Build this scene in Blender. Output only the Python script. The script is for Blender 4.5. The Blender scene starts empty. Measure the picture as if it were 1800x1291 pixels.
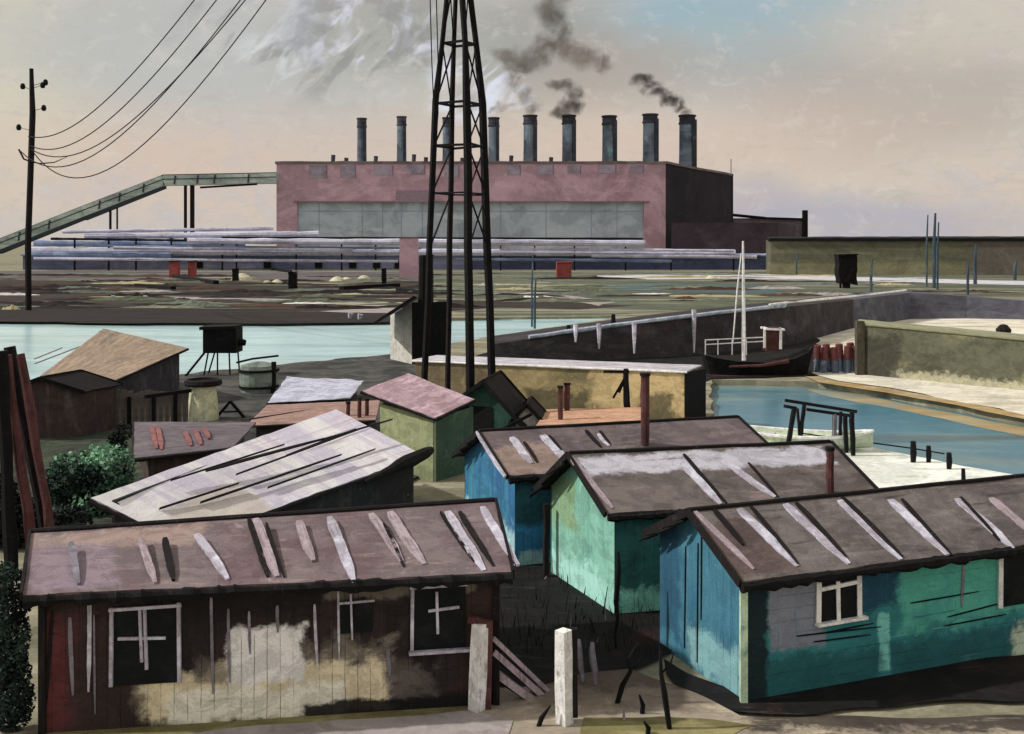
import bpy, bmesh, math, random
from mathutils import Vector as V, noise
from mathutils.geometry import tessellate_polygon
random.seed(7)
sc = bpy.context.scene
COL = sc.collection
# ------------------------------------------------------------------ view set-up
F, CX, YH, H = 1930.0, 900.0, 430.0, 7.1          # focal length, centre, horizon (photo pixels), eye height (m)
def G(px, py, z=0.0):                              # where a sight line meets height z
    Y = F*(H-z)/(py-YH)
    return V(((px-CX)*Y/F, Y, z))
def P(px, py, Y):                                  # point at distance Y
    return V(((px-CX)*Y/F, Y, H-(py-YH)*Y/F))
def hit(px, py, p0, n):                            # sight line on a plane
    d = V(((px-CX)/F, 1, -(py-YH)/F)); o = V((0, 0, H))
    return o + d*((p0-o).dot(n)/d.dot(n))
def zat(py, Y): return H-(py-YH)*Y/F

cam = bpy.data.cameras.new('camera'); co = bpy.data.objects.new('camera', cam); COL.objects.link(co)
co.location = (0, 0, H); co.rotation_euler = (math.pi/2, 0, 0)
cam.sensor_width = 36; cam.lens = 36*F/1800; cam.shift_y = -(645.5-YH)/1800
cam.clip_start = .1; cam.clip_end = 9000
sc.camera = co
vs = sc.view_settings
vs.view_transform = 'Standard'; vs.look = 'None'; vs.gamma = 1; vs.exposure = 0.13
sc.cycles.volume_bounces = 4

# ------------------------------------------------------------------ colours and materials
def lin(c):
    c /= 255.0
    return c/12.92 if c <= .04045 else ((c+.055)/1.055)**2.4
def C(r, g, b, k=.92):                             # surface colour from the tone it shows in daylight
    l = lin(.3*r+.59*g+.11*b)
    return tuple(min(.88, (.9*lin(x)+.1*l)/k/t) for x, t in zip((r, g, b), (1.04, 1.0, .92))) + (1,)   # daylight here is slightly warm

def paint(name, base, layers=(), rough=.88, bump=.35, grain=.16, spec=.25, coord='UV', gscale=26, dry=.3, wash=.13):
    m = bpy.data.materials.new(name); m.use_nodes = True
    nt = m.node_tree; N = nt.nodes; Lk = nt.links; N.clear()
    out = N.new('ShaderNodeOutputMaterial'); bs = N.new('ShaderNodeBsdfPrincipled')
    Lk.new(bs.outputs[0], out.inputs[0])
    bs.inputs['Roughness'].default_value = rough; bs.inputs['Specular IOR Level'].default_value = spec
    tc = N.new('ShaderNodeTexCoord'); oi = N.new('ShaderNodeObjectInfo')
    src = tc.outputs[coord]
    w = N.new('ShaderNodeMath'); w.operation = 'MULTIPLY'; w.inputs[1].default_value = 37.0
    Lk.new(oi.outputs['Random'], w.inputs[0])
    def nz(su, sv, detail=4, rg=.6, sw=0, dist=0.0):
        mp = N.new('ShaderNodeMapping'); mp.inputs['Scale'].default_value = (su, sv, sv if coord != 'UV' else 1)
        Lk.new(src, mp.inputs[0])
        n = N.new('ShaderNodeTexNoise'); n.noise_dimensions = '4D'
        n.inputs['Scale'].default_value = 1; n.inputs['Detail'].default_value = detail; n.inputs['Roughness'].default_value = rg
        n.inputs['Distortion'].default_value = dist
        Lk.new(mp.outputs[0], n.inputs['Vector'])
        a = N.new('ShaderNodeMath'); a.inputs[1].default_value = sw*7.31+1.7; Lk.new(w.outputs[0], a.inputs[0])
        Lk.new(a.outputs[0], n.inputs['W'])
        return n.outputs['Fac']
    def rng(v, lo, hi, smooth=True):
        r = N.new('ShaderNodeMapRange'); r.interpolation_type = 'SMOOTHSTEP' if smooth else 'LINEAR'
        r.inputs['From Min'].default_value = lo; r.inputs['From Max'].default_value = hi
        Lk.new(v, r.inputs['Value']); return r.outputs[0]
    def mth(op, a, b):
        q = N.new('ShaderNodeMath'); q.operation = op
        for i, x in enumerate((a, b)):
            if isinstance(x, (int, float)): q.inputs[i].default_value = x
            else: Lk.new(x, q.inputs[i])
        return q.outputs[0]
    def mix(f, a, b, mode='MIX'):
        x = N.new('ShaderNodeMix'); x.data_type = 'RGBA'; x.blend_type = mode
        for sock, val in ((x.inputs[0], f), (x.inputs[6], a), (x.inputs[7], b)):
            if isinstance(val, (tuple, int, float)): sock.default_value = val
            else: Lk.new(val, sock)
        return x.outputs[2]
    col = base; hgt = None
    sep = None
    for i, ly in enumerate(layers):
        k = ly[0]
        if k == 'cloud':
            _, c, s, lo, hi, amt = ly; f = rng(nz(s, s, 5, .62, i, .6), lo, hi)
        elif k == 'streak':
            _, c, su, sv, lo, hi, amt = ly; f = rng(nz(su, sv, 5, .65, i), lo, hi)
        elif k == 'rect':
            _, c, u0, u1, v0, v1, soft, amt = ly
            if sep is None:
                sep = N.new('ShaderNodeSeparateXYZ'); Lk.new(src, sep.inputs[0])
            wob = mth('MULTIPLY', mth('SUBTRACT', nz(2.3, 2.6, 6, .7, i, .4), .5), soft*3.2)
            fu = mth('SUBTRACT', (u1-u0)/2, mth('ABSOLUTE', mth('SUBTRACT', sep.outputs[0], (u0+u1)/2), 0))
            fv = mth('SUBTRACT', (v1-v0)/2, mth('ABSOLUTE', mth('SUBTRACT', sep.outputs[1], (v0+v1)/2), 0))
            f = rng(mth('ADD', mth('MINIMUM', fu, fv), wob), -soft*.35, soft*.35)
        elif k == 'boards':                        # joints between boards, broken by wear
            _, c, ax, pitch, amt = ly
            if sep is None:
                sep = N.new('ShaderNodeSeparateXYZ'); Lk.new(src, sep.inputs[0])
            wv2 = mth('MULTIPLY', mth('SUBTRACT', nz(.9, .9, 3, .6, i), .5), pitch*.35)
            fr_ = mth('FRACT', mth('DIVIDE', mth('ADD', sep.outputs[ax], wv2), pitch), 0)
            f = mth('MULTIPLY', rng(mth('ABSOLUTE', mth('SUBTRACT', fr_, .5), 0), .455, .485), rng(nz(1.6, 1.6, 4, .6, i+3), .38, .6))
        f = mth('MULTIPLY', f, amt)
        col = mix(f, col, c)
    if dry:
        f = mth('MULTIPLY', rng(nz(gscale*.16, gscale*.75, 5, .75, 21), .56, .64), rng(nz(gscale*.05, gscale*.06, 3, .6, 22), .47, .6))
        lum = max(base[:3]); pc = tuple(min(.8, x*1.25+.09) for x in base[:3])+(1,)
        col = mix(mth('MULTIPLY', f, dry), col, pc)
    g = nz(gscale, gscale, 3, .7, 31)
    if wash:
        wv_ = rng(nz(gscale*.05, gscale*.07, 6, .7, 23, 1.6), .45, .55)
        g = mth('ADD', g, mth('MULTIPLY', mth('SUBTRACT', wv_, .5), .4*wash/max(grain, .05)))
    gv = N.new('ShaderNodeMapRange'); gv.inputs['From Min'].default_value = .3; gv.inputs['From Max'].default_value = .7
    gv.inputs['To Min'].default_value = 1-grain; gv.inputs['To Max'].default_value = 1+grain; gv.clamp = False; Lk.new(g, gv.inputs['Value'])
    hs = N.new('ShaderNodeHueSaturation'); Lk.new(gv.outputs[0], hs.inputs['Value'])
    if isinstance(col, tuple): hs.inputs['Color'].default_value = col
    else: Lk.new(col, hs.inputs['Color'])
    Lk.new(hs.outputs[0], bs.inputs['Base Color'])
    if bump:
        b = N.new('ShaderNodeBump'); b.inputs['Strength'].default_value = bump; b.inputs['Distance'].default_value = .02
        Lk.new(nz(9, 9, 5, .7, 33), b.inputs['Height']); Lk.new(b.outputs[0], bs.inputs['Normal'])
    return m

def plain(name, c, c2=None, rough=.9, s=3.0):
    return paint(name, c, [('cloud', c2 or tuple(x*.6 for x in c[:3])+(1,), s, .45, .65, .7)], rough=rough)

# ------------------------------------------------------------------ mesh builder
class MB:
    def __init__(s): s.v = []; s.f = []; s.u = []; s.m = []
    def face(s, pts, uvs=None, mi=0):
        b = len(s.v); s.v += [V(p) for p in pts]; s.f.append(list(range(b, b+len(pts)))); s.u.append(uvs); s.m.append(mi)
    def grid(s, rows, uvr, mi=0):                 # rows of points sharing vertices
        b = len(s.v); n = len(rows[0])
        for r in rows: s.v += [V(p) for p in r]
        for j in range(len(rows)-1):
            for i in range(n-1):
                q = [(j, i), (j, i+1), (j+1, i+1), (j+1, i)]
                s.f.append([b+a*n+c for a, c in q]); s.u.append([uvr[a][c] for a, c in q]); s.m.append(mi)
    def box(s, c, ax, ay, az, mi=0):              # centre and three half axes
        c, ax, ay, az = V(c), V(ax), V(ay), V(az)
        p = {(i, j, k): c+ax*i+ay*j+az*k for i in (-1, 1) for j in (-1, 1) for k in (-1, 1)}
        for q in (((-1,-1,-1),(-1,1,-1),(1,1,-1),(1,-1,-1)), ((-1,-1,1),(1,-1,1),(1,1,1),(-1,1,1)),
                  ((-1,-1,-1),(1,-1,-1),(1,-1,1),(-1,-1,1)), ((1,-1,-1),(1,1,-1),(1,1,1),(1,-1,1)),
                  ((1,1,-1),(-1,1,-1),(-1,1,1),(1,1,1)), ((-1,1,-1),(-1,-1,-1),(-1,-1,1),(-1,1,1))):
            s.face([p[a] for a in q], None, mi)
    def bar(s, a, b, w, t=None, up=(0, 0, 1), mi=0):   # rectangular bar a-b
        a, b = V(a), V(b); d = (b-a); L = d.length; d = d/L
        up = V(up)
        if abs(d.dot(up)) > .95: up = V((0, 1, 0))
        x = d.cross(up).normalized(); y = x.cross(d).normalized()
        s.box((a+b)/2, d*L/2, x*w/2, y*(t or w)/2, mi)
    def tube(s, pts, rad, n=8, cap=True, mi=0, wob=0.0):
        pts = [V(p) for p in pts]; k = len(pts)
        if not isinstance(rad, (list, tuple)): rad = [rad]*k
        rings = []
        acc = 0
        for i, p in enumerate(pts):
            d = (pts[min(i+1, k-1)]-pts[max(i-1, 0)]).normalized()
            x = d.cross(V((0, 1, 0)) if abs(d.y) < .8 else V((1, 0, 0))).normalized(); y = d.cross(x).normalized()
            r = rad[i]
            rings.append([p+(x*math.cos(2*math.pi*j/n)+y*math.sin(2*math.pi*j/n))*r*(1+wob*random.uniform(-1, 1)) for j in range(n)])
        for i in range(k-1):
            L = (pts[i+1]-pts[i]).length
            for j in range(n):
                j2 = (j+1) % n; c = 2*math.pi*max(rad[i], .01)
                s.face([rings[i][j], rings[i][j2], rings[i+1][j2], rings[i+1][j]],
                       [(c*j/n, acc), (c*(j+1)/n, acc), (c*(j+1)/n, acc+L), (c*j/n, acc+L)], mi)
            acc += L
        if cap:
            s.face(rings[0][::-1], None, mi); s.face(rings[-1], None, mi)
    def slab(s, c00, c10, c11, c01, t, nu=14, nv=5, jz=.012, je=.03, mi=0, down=None):
        c00, c10, c11, c01 = map(V, (c00, c10, c11, c01))
        n = (c10-c00).cross(c01-c00).normalized()
        if n.z < 0: n = -n
        dn = V(down) if down else -n
        top = []; uv = []
        W = ((c10-c00).length+(c11-c01).length)/2; Hh = ((c01-c00).length+(c11-c10).length)/2
        off = V((random.random()*50, random.random()*50, 0))
        for j in range(nv+1):
            r = []; ur = []
            for i in range(nu+1):
                a, b = i/nu, j/nv
                p = (c00*(1-a)+c10*a)*(1-b)+(c01*(1-a)+c11*a)*b
                q = noise.noise(p*1.3+off)
                p = p+n*q*jz*1.6+n*random.uniform(-1, 1)*jz*.25
                if j == 0: p += (c00-c01).normalized()*je*(noise.noise(p*1.7+off)+.4*random.uniform(-1, 1))
                if j == nv: p += (c01-c00).normalized()*je*.5*(noise.noise(p*1.7+off)+.4*random.uniform(-1, 1))
                if i == 0: p += (c00-c10).normalized()*je*(noise.noise(p*1.7+off))
                if i == nu: p += (c10-c00).normalized()*je*(noise.noise(p*1.7+off))
                r.append(p); ur.append((a*W, b*Hh))
            top.append(r); uv.append(ur)
        s.grid(top, uv, mi)
        bot = [[p+dn*t for p in r] for r in top]
        s.grid([r[::-1] for r in bot], [u[::-1] for u in uv], mi)
        ring = [(0, i) for i in range(nu)]+[(j, nu) for j in range(nv)]+[(nv, i) for i in range(nu, 0, -1)]+[(j, 0) for j in range(nv, 0, -1)]
        for k in range(len(ring)):
            a, b = ring[k], ring[(k+1) % len(ring)]
            s.face([bot[a[0]][a[1]], bot[b[0]][b[1]], top[b[0]][b[1]], top[a[0]][a[1]]], None, mi)
    def panel(s, p0, p1, outline, t=.05, mi=0, out=None):  # upright wall panel: outline of (along, up); thickness goes inward
        p0, p1 = V(p0), V(p1); d = p1-p0; d.z = 0; L = d.length; d /= L
        n = V((d.y, -d.x, 0))
        if out is not None and n.dot(V(out)) < 0: n = -n
        fr = [p0+d*a+V((0, 0, b)) for a, b in outline]
        bk = [p-n*t for p in fr]
        s.face(fr, list(outline), mi); s.face(bk[::-1], list(outline)[::-1], mi)
        for i in range(len(fr)):
            j = (i+1) % len(fr)
            s.face([fr[i], bk[i], bk[j], fr[j]], None, mi)
    def build(s, name, mats, parent=None, loc=None, smooth=False, weld=True):
        if loc is None:
            loc = parent.get('_w') if parent is not None else None
            if loc is not None: loc = V(loc)
            else: loc = V((sum(p.x for p in s.v)/len(s.v), sum(p.y for p in s.v)/len(s.v), min(p.z for p in s.v)))
        else: loc = V(loc)
        me = bpy.data.meshes.new(name)
        bm = bmesh.new(); ul = bm.loops.layers.uv.new('UVMap')
        vv = [bm.verts.new(p-loc) for p in s.v]
        for f, u, mi in zip(s.f, s.u, s.m):
            try: bf = bm.faces.new([vv[i] for i in f])
            except ValueError: continue
            bf.material_index = mi; bf.smooth = smooth
            if u is None:
                bf.normal_update(); n = bf.normal
                ud = V((1, 0, 0)) if abs(n.z) > .97 else V((0, 0, 1)).cross(n).normalized()
                vd = n.cross(ud)
                u = [((s.v[i]).dot(ud), (s.v[i]).dot(vd)) for i in f]
            for lp, q in zip(bf.loops, u): lp[ul].uv = q
        if weld:
            bmesh.ops.remove_doubles(bm, verts=bm.verts, dist=1e-5)
            bmesh.ops.recalc_face_normals(bm, faces=bm.faces)
        bm.to_mesh(me); bm.free()
        for m in (mats if isinstance(mats, (list, tuple)) else [mats]): me.materials.append(m)
        o = bpy.data.objects.new(name, me); COL.objects.link(o)
        pw = V((0, 0, 0))
        if parent is not None:
            o.parent = parent; pw = V(parent['_w'])
        o.location = loc-pw; o['_w'] = tuple(loc)
        return o

def thing(name, label, cat, loc, group=None):
    o = bpy.data.objects.new(name, None); COL.objects.link(o); o.location = loc; o['_w'] = tuple(loc)
    o.empty_display_size = .3
    return tag(o, label, cat, group)
def tag(o, label, cat, group=None):
    o['label'] = label; o['category'] = cat
    if group: o['group'] = group
    return o
def kind(o, k): o['kind'] = k; return o
def wobline(a, b, n=6, j=.02):
    a, b = V(a), V(b)
    return [a.lerp(b, i/n)+V((random.uniform(-j, j), random.uniform(-j, j), random.uniform(-j, j)*.3)) for i in range(n+1)]

# ------------------------------------------------------------------ palette
ink = paint('ink_black', C(14, 14, 16), [('cloud', C(32, 29, 30), 2.5, .5, .7, .6)])
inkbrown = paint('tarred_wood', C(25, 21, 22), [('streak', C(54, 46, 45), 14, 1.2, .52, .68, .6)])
redbrown = paint('red_oxide', C(94, 56, 54), [('streak', C(52, 38, 38), 9, 1.5, .5, .65, .7), ('cloud', C(128, 86, 84), 4, .58, .7, .5)])
palestrip = paint('pale_lath', C(176, 168, 176), [('streak', C(134, 122, 126), 22, 1.6, .5, .64, .7), ('cloud', C(216, 214, 224), 2, .46, .62, .8)])
pinkstrip = paint('rosy_lath', C(170, 152, 156), [('streak', C(132, 112, 114), 22, 2.2, .46, .62, .8)])
whitepaint = paint('white_paint', C(228, 226, 230, .84), [('streak', C(176, 172, 176), 6, 2, .5, .7, .6)])
greystrip = paint('grey_lath', C(122, 116, 122), [('cloud', C(160, 156, 164), 4, .5, .65, .6)])
lilacpost = paint('lime_washed_post', C(214, 211, 222, .74), [('streak', C(150, 140, 148), 12, 3, .52, .66, .6), ('cloud', C(120, 100, 100), 5, .62, .72, .8)], bump=.8)
glass = paint('black_glass', C(20, 23, 25), [('cloud', C(34, 40, 40), 2, .45, .7, .8), ('streak', C(52, 46, 42), 3, 1.5, .62, .74, .5)], rough=.55, spec=.12, dry=.1)

# ------------------------------------------------------------------ ground, banks and water
def soil(name, base, layers): return paint(name, base, layers, coord='Object', rough=.95, bump=.5, gscale=6)
m_ground = soil('olive_ground', C(128, 122, 96), [('streak', C(164, 156, 128), .05, .5, .46, .62, .8), ('streak', C(86, 88, 66), .04, .4, .52, .66, .8), ('cloud', C(180, 170, 146), .6, .56, .7, .5)])
edge_far = [(-1500, 563), (-300, 561), (0, 563), (250, 566), (480, 568), (690, 565), (800, 560), (900, 558), (1000, 557), (1085, 556)]
edge_near = [(1060, 562), (960, 577), (860, 592), (790, 605), (700, 626), (560, 639), (430, 651), (300, 664), (0, 680), (-400, 688), (-1500, 692)]
basin = [(1250, 668), (1330, 668), (1440, 672), (1560, 690), (1680, 712), (1800, 736), (2000, 768), (2500, 830), (2500, 930), (2000, 868), (1800, 838), (1690, 818), (1590, 798), (1480, 776), (1400, 764), (1290, 750), (1250, 752)]
def rough_loop(pts, closed=True, step=1.2, amp=.12):
    out = []
    n = len(pts)
    for i in range(n if closed else n-1):
        a, b = pts[i], pts[(i+1) % n]
        k = max(1, min(40, int((b-a).length/step)))
        for t in range(k):
            p = a.lerp(b, t/k); q = V((noise.noise(p*.7), noise.noise(p*.7+V((9, 4, 0))), 0))*amp*min(3, p.y/25)
            out.append(p+q)
    if not closed: out.append(pts[-1])
    return out
canal_loop = rough_loop([G(*p) for p in edge_far+edge_near])
basin_loop = rough_loop([G(*p) for p in basin])
outer = [V(p) for p in ((-900, 2, 0), (900, 2, 0), (7000, 7500, 0), (-7000, 7500, 0))]
mb = MB()
allp = outer+canal_loop+basin_loop
for tri in tessellate_polygon([outer, canal_loop, basin_loop]): mb.face([allp[i] for i in tri])
for lp in (canal_loop, basin_loop):
    for i in range(len(lp)):
        a, b = lp[i], lp[(i+1) % len(lp)]
        mb.face([a, b, b+V((0, 0, -1.2)), a+V((0, 0, -1.2))])
g = mb.build('ground', m_ground, loc=(0, 0, 0)); kind(g, 'structure')
for p in g.data.polygons:
    if p.normal.z < -.5: p.flip()

def water(name, loop, z, mat):
    c = sum(loop, V())/len(loop)
    lp = [p+(p-c).normalized()*.6 for p in loop]
    m = MB()
    for tri in tessellate_polygon([lp]): m.face([V((lp[i].x, lp[i].y, z)) for i in tri])
    return kind(m.build(name, mat, loc=(0, 0, 0)), 'structure')
w_canal = paint('canal_water', C(180, 216, 212, .86), [('streak', C(150, 188, 190, .95), .05, .3, .4, .65, .9), ('cloud', C(196, 214, 204, .95), .12, .52, .7, .7)], rough=.22, bump=.08, coord='Object', gscale=3, grain=.06, spec=.25, dry=.15, wash=.05)
w_basin = paint('basin_water', C(62, 118, 134, .86), [('streak', C(122, 144, 138, .95), .06, .3, .45, .65, .9), ('cloud', C(70, 108, 124, .95), .2, .5, .68, .7), ('streak', C(140, 160, 158, .95), .1, 1.0, .6, .72, .5)], rough=.25, bump=.1, coord='Object', gscale=3, grain=.06, spec=.22, dry=.1, wash=.06)
water('canal_water', canal_loop, -.22, w_canal)
water('basin_water', basin_loop, -.3, w_basin)

patch_z = [0.0]
def patch(name, pts, mat, amp=.25, step=.8, ground=True):
    patch_z[0] += .004
    lp = rough_loop([G(*p) for p in pts], step=step, amp=amp)
    m = MB()
    for tri in tessellate_polygon([lp]): m.face([V((lp[i].x, lp[i].y, patch_z[0])) for i in tri])
    o = kind(m.build(name, mat, loc=(0, 0, 0)), 'structure')
    for p in o.data.polygons:
        if p.normal.z < 0: p.flip()
    return o
m_farbrown = soil('far_brown_earth', C(52, 43, 39), [('streak', C(84, 74, 58), .03, .25, .52, .66, .8), ('streak', C(36, 31, 31), .05, .3, .5, .62, .8), ('cloud', C(110, 78, 52), .12, .6, .72, .6)])
m_fargrey = soil('far_grey_earth', C(98, 90, 88), [('streak', C(128, 132, 116), .03, .12, .5, .62, .8), ('streak', C(70, 58, 54), .04, .15, .5, .62, .8)])
m_olive = soil('olive_field', C(88, 92, 72), [('streak', C(146, 142, 116), .03, .2, .48, .62, .8), ('streak', C(74, 78, 60), .04, .25, .52, .64, .8), ('streak', C(166, 152, 132), .02, .3, .62, .7, .8)])
m_cream = soil('cream_quay', C(216, 206, 182, .85), [('streak', C(176, 164, 128), .08, .5, .48, .66, .8), ('cloud', C(222, 214, 196, .95), .3, .5, .68, .8)])
m_ochre = soil('ochre_mud', C(170, 140, 86), [('streak', C(190, 172, 132), .2, .8, .46, .64, .8), ('cloud', C(150, 124, 78), .4, .54, .7, .7)])
m_sand = soil('pale_sand', C(224, 224, 208, .86), [('streak', C(180, 186, 160), .12, .7, .5, .66, .7), ('streak', C(234, 228, 212, .98), .2, 1.2, .54, .66, .8), ('cloud', C(170, 160, 134), .5, .6, .72, .6)])
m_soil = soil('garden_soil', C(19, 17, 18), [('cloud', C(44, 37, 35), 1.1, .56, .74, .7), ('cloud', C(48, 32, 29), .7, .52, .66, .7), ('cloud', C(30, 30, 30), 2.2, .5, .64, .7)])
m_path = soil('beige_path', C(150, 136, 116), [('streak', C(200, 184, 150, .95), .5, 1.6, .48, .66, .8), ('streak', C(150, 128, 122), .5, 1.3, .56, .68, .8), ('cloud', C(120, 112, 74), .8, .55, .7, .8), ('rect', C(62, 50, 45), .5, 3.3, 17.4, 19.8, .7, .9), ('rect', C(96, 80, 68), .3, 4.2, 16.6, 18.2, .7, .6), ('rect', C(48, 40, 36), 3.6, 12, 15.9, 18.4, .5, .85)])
m_olivegrass = soil('olive_grass', C(120, 112, 66), [('streak', C(160, 148, 96), .6, 2, .48, .66, .8), ('cloud', C(92, 84, 52), 1.1, .54, .7, .7)])
m_teal = soil('teal_pool', C(70, 92, 92), [('streak', C(90, 112, 108), .03, .2, .48, .62, .8)])
m_whiteway = soil('whitish_track', C(206, 202, 204, .98), [('streak', C(170, 166, 150), .03, .3, .5, .66, .8)])
m_lilacway = soil('lilac_track', C(160, 148, 142), [('streak', C(120, 110, 100), .06, .4, .5, .66, .8)])
patch('grey_bank', [(-1500, 474), (745, 478), (760, 492), (-1500, 496)], m_fargrey, 1.2, 6)
patch('brown_bank', [(-1500, 494), (300, 492), (560, 500), (760, 492), (770, 530), (740, 555), (690, 566), (480, 569), (250, 567), (0, 564.5), (-1500, 564)], m_farbrown, .8, 4)
patch('olive_field', [(760, 478), (1800, 478), (2600, 490), (2600, 520), (1500, 522), (1380, 536), (1100, 553), (820, 556), (770, 530)], m_olive, 1.0, 5)
patch('brown_ridge', [(770, 526), (960, 530), (1120, 538), (1010, 544), (860, 542), (770, 548)], m_farbrown, .8, 4)
patch('lilac_track', [(870, 512), (960, 514), (1080, 532), (1060, 538), (960, 524), (870, 518)], m_lilacway, .5, 3)
patch('lilac_strip', [(300, 522), (440, 524), (640, 532), (740, 542), (640, 538), (430, 528), (300, 527)], m_lilacway, .4, 3)
patch('grey_strip', [(560, 548), (690, 541), (740, 548), (690, 556)], m_lilacway, .4, 3)
m_bankedge = soil('black_bank_edge', C(36, 31, 31), [('streak', C(58, 46, 42), .04, .4, .5, .66, .8)])
patch('bank_edge', [(-1500, 549), (100, 543), (420, 549), (700, 551), (765, 545), (740, 557), (690, 567), (480, 570), (250, 568), (0, 565.5), (-1500, 565)], m_bankedge, .5, 3)
patch('teal_pool', [(1055, 501), (1120, 497), (1370, 503), (1372, 518), (1200, 514), (1065, 510)], m_teal, .8, 4)
patch('white_track', [(1050, 484), (1320, 482), (1600, 490), (1800, 495), (2400, 500), (2400, 508), (1800, 502), (1600, 497), (1330, 490), (1120, 492), (1050, 489)], m_whiteway, .6, 4)
patch('cream_quay', [(1410, 590), (1500, 560), (1900, 560), (2600, 580), (2600, 830), (2000, 764), (1800, 732), (1560, 683), (1420, 661)], m_cream, .4, 2)
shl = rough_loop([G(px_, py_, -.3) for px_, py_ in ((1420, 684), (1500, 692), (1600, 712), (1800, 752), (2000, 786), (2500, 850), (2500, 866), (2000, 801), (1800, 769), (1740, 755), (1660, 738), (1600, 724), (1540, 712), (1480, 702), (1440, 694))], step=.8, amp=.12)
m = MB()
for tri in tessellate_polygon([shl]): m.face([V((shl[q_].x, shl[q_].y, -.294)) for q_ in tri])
o = kind(m.build('shallow_reflection', paint('ochre_shallow_reflection', C(166, 142, 92), [('streak', C(186, 166, 120), .1, .5, .46, .64, .8), ('streak', C(134, 146, 132), .1, .6, .5, .62, .9)], rough=.4, dry=0, wash=.04, coord='Object', gscale=3, grain=.06, bump=.08), loc=(0, 0, 0)), 'structure')  # ochre sheet on the water: shallows plus the shore's reflection put into colour
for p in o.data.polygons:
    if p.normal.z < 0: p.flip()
patch('ochre_mud', [(1410, 662), (1440, 667), (1560, 685), (1680, 707), (1800, 731), (2000, 763), (2500, 824), (2500, 834), (2000, 771), (1800, 739), (1680, 714), (1555, 692), (1440, 674)], m_ochre, .1, 1.5)
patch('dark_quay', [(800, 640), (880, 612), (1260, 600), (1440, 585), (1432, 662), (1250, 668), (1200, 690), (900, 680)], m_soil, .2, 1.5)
patch('pale_sand', [(1262, 754), (1300, 753), (1480, 779), (1590, 801), (1690, 821), (1800, 841), (2000, 871), (2500, 935), (2500, 990), (1800, 905), (1500, 905), (1250, 800)], m_sand, .12, 1)
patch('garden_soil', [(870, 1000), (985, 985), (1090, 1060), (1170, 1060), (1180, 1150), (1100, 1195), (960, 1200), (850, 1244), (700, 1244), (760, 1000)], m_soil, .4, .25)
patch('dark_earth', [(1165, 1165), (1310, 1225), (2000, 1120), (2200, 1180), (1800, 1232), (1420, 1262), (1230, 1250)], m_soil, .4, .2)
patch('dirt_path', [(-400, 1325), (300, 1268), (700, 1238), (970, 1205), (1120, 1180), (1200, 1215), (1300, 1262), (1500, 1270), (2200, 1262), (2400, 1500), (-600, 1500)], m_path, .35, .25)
patch('olive_verge', [(-300, 1340), (180, 1283), (560, 1255), (830, 1247), (840, 1262), (520, 1288), (300, 1330)], m_olivegrass, .4, .2)
patch('olive_turf', [(1010, 1268), (1160, 1258), (1330, 1280), (1260, 1330), (1020, 1310)], m_olivegrass, .45, .2)
patch('lilac_path', [(330, 1300), (600, 1270), (820, 1264), (900, 1280), (880, 1330), (350, 1360)], m_lilacway, .4, .2)
patch('green_yard', [(-800, 697), (250, 690), (300, 800), (250, 940), (-800, 1010)], soil('yard_weeds', C(58, 66, 52), [('cloud', C(96, 98, 70), .8, .5, .66, .8), ('cloud', C(34, 38, 36), .7, .5, .66, .8)]), .3, .8)
patch('grey_yard', [(250, 668), (300, 663), (430, 649), (560, 637), (720, 622), (860, 640), (900, 760), (700, 860), (560, 900), (420, 800), (300, 720)], soil('yard_dirt', C(84, 82, 76), [('cloud', C(50, 52, 52), .6, .44, .6, .9), ('cloud', C(160, 152, 126), .7, .6, .74, .7)]), .3, .8)

# ------------------------------------------------------------------ shed builders
def strip(parent, name, a, b, w, lift, nrm, mat, t=.02, taper=True):
    """a tapered lath lying on a roof from a to b"""
    a, b = V(a), V(b); d = (b-a).normalized(); nrm = V(nrm).normalized(); x = d.cross(nrm).normalized()
    m = MB(); n = 14; L = []; R = []
    ph = random.uniform(0, 9)
    for i in range(n+1):
        u = i/n; ww = w/2*(min(1, .6+u*4)*min(1, .4+(1-u)*2.2) if taper else 1)
        c = a.lerp(b, u)+nrm*lift+x*w*.12*math.sin(ph+u*3)
        L.append(c-x*ww*random.uniform(.88, 1.05)); R.append(c+x*ww*random.uniform(.88, 1.05))
    for i in range(n):
        v0, v1 = i/n*(b-a).length, (i+1)/n*(b-a).length
        m.face([L[i]+nrm*t, R[i]+nrm*t, R[i+1]+nrm*t, L[i+1]+nrm*t], [(0, v0), (w, v0), (w, v1), (0, v1)])
        m.face([L[i]-nrm*.03, L[i+1]-nrm*.03, R[i+1]-nrm*.03, R[i]-nrm*.03])
        m.face([L[i]-nrm*.03, L[i]+nrm*t, L[i+1]+nrm*t, L[i+1]-nrm*.03]); m.face([R[i]+nrm*t, R[i]-nrm*.03, R[i+1]-nrm*.03, R[i+1]+nrm*t])
    m.face([L[0]+nrm*t, L[0]-nrm*.03, R[0]-nrm*.03, R[0]+nrm*t]); m.face([L[n]+nrm*t, R[n]+nrm*t, R[n]-nrm*.03, L[n]-nrm*.03])
    return m.build(name, mat, parent)

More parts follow.
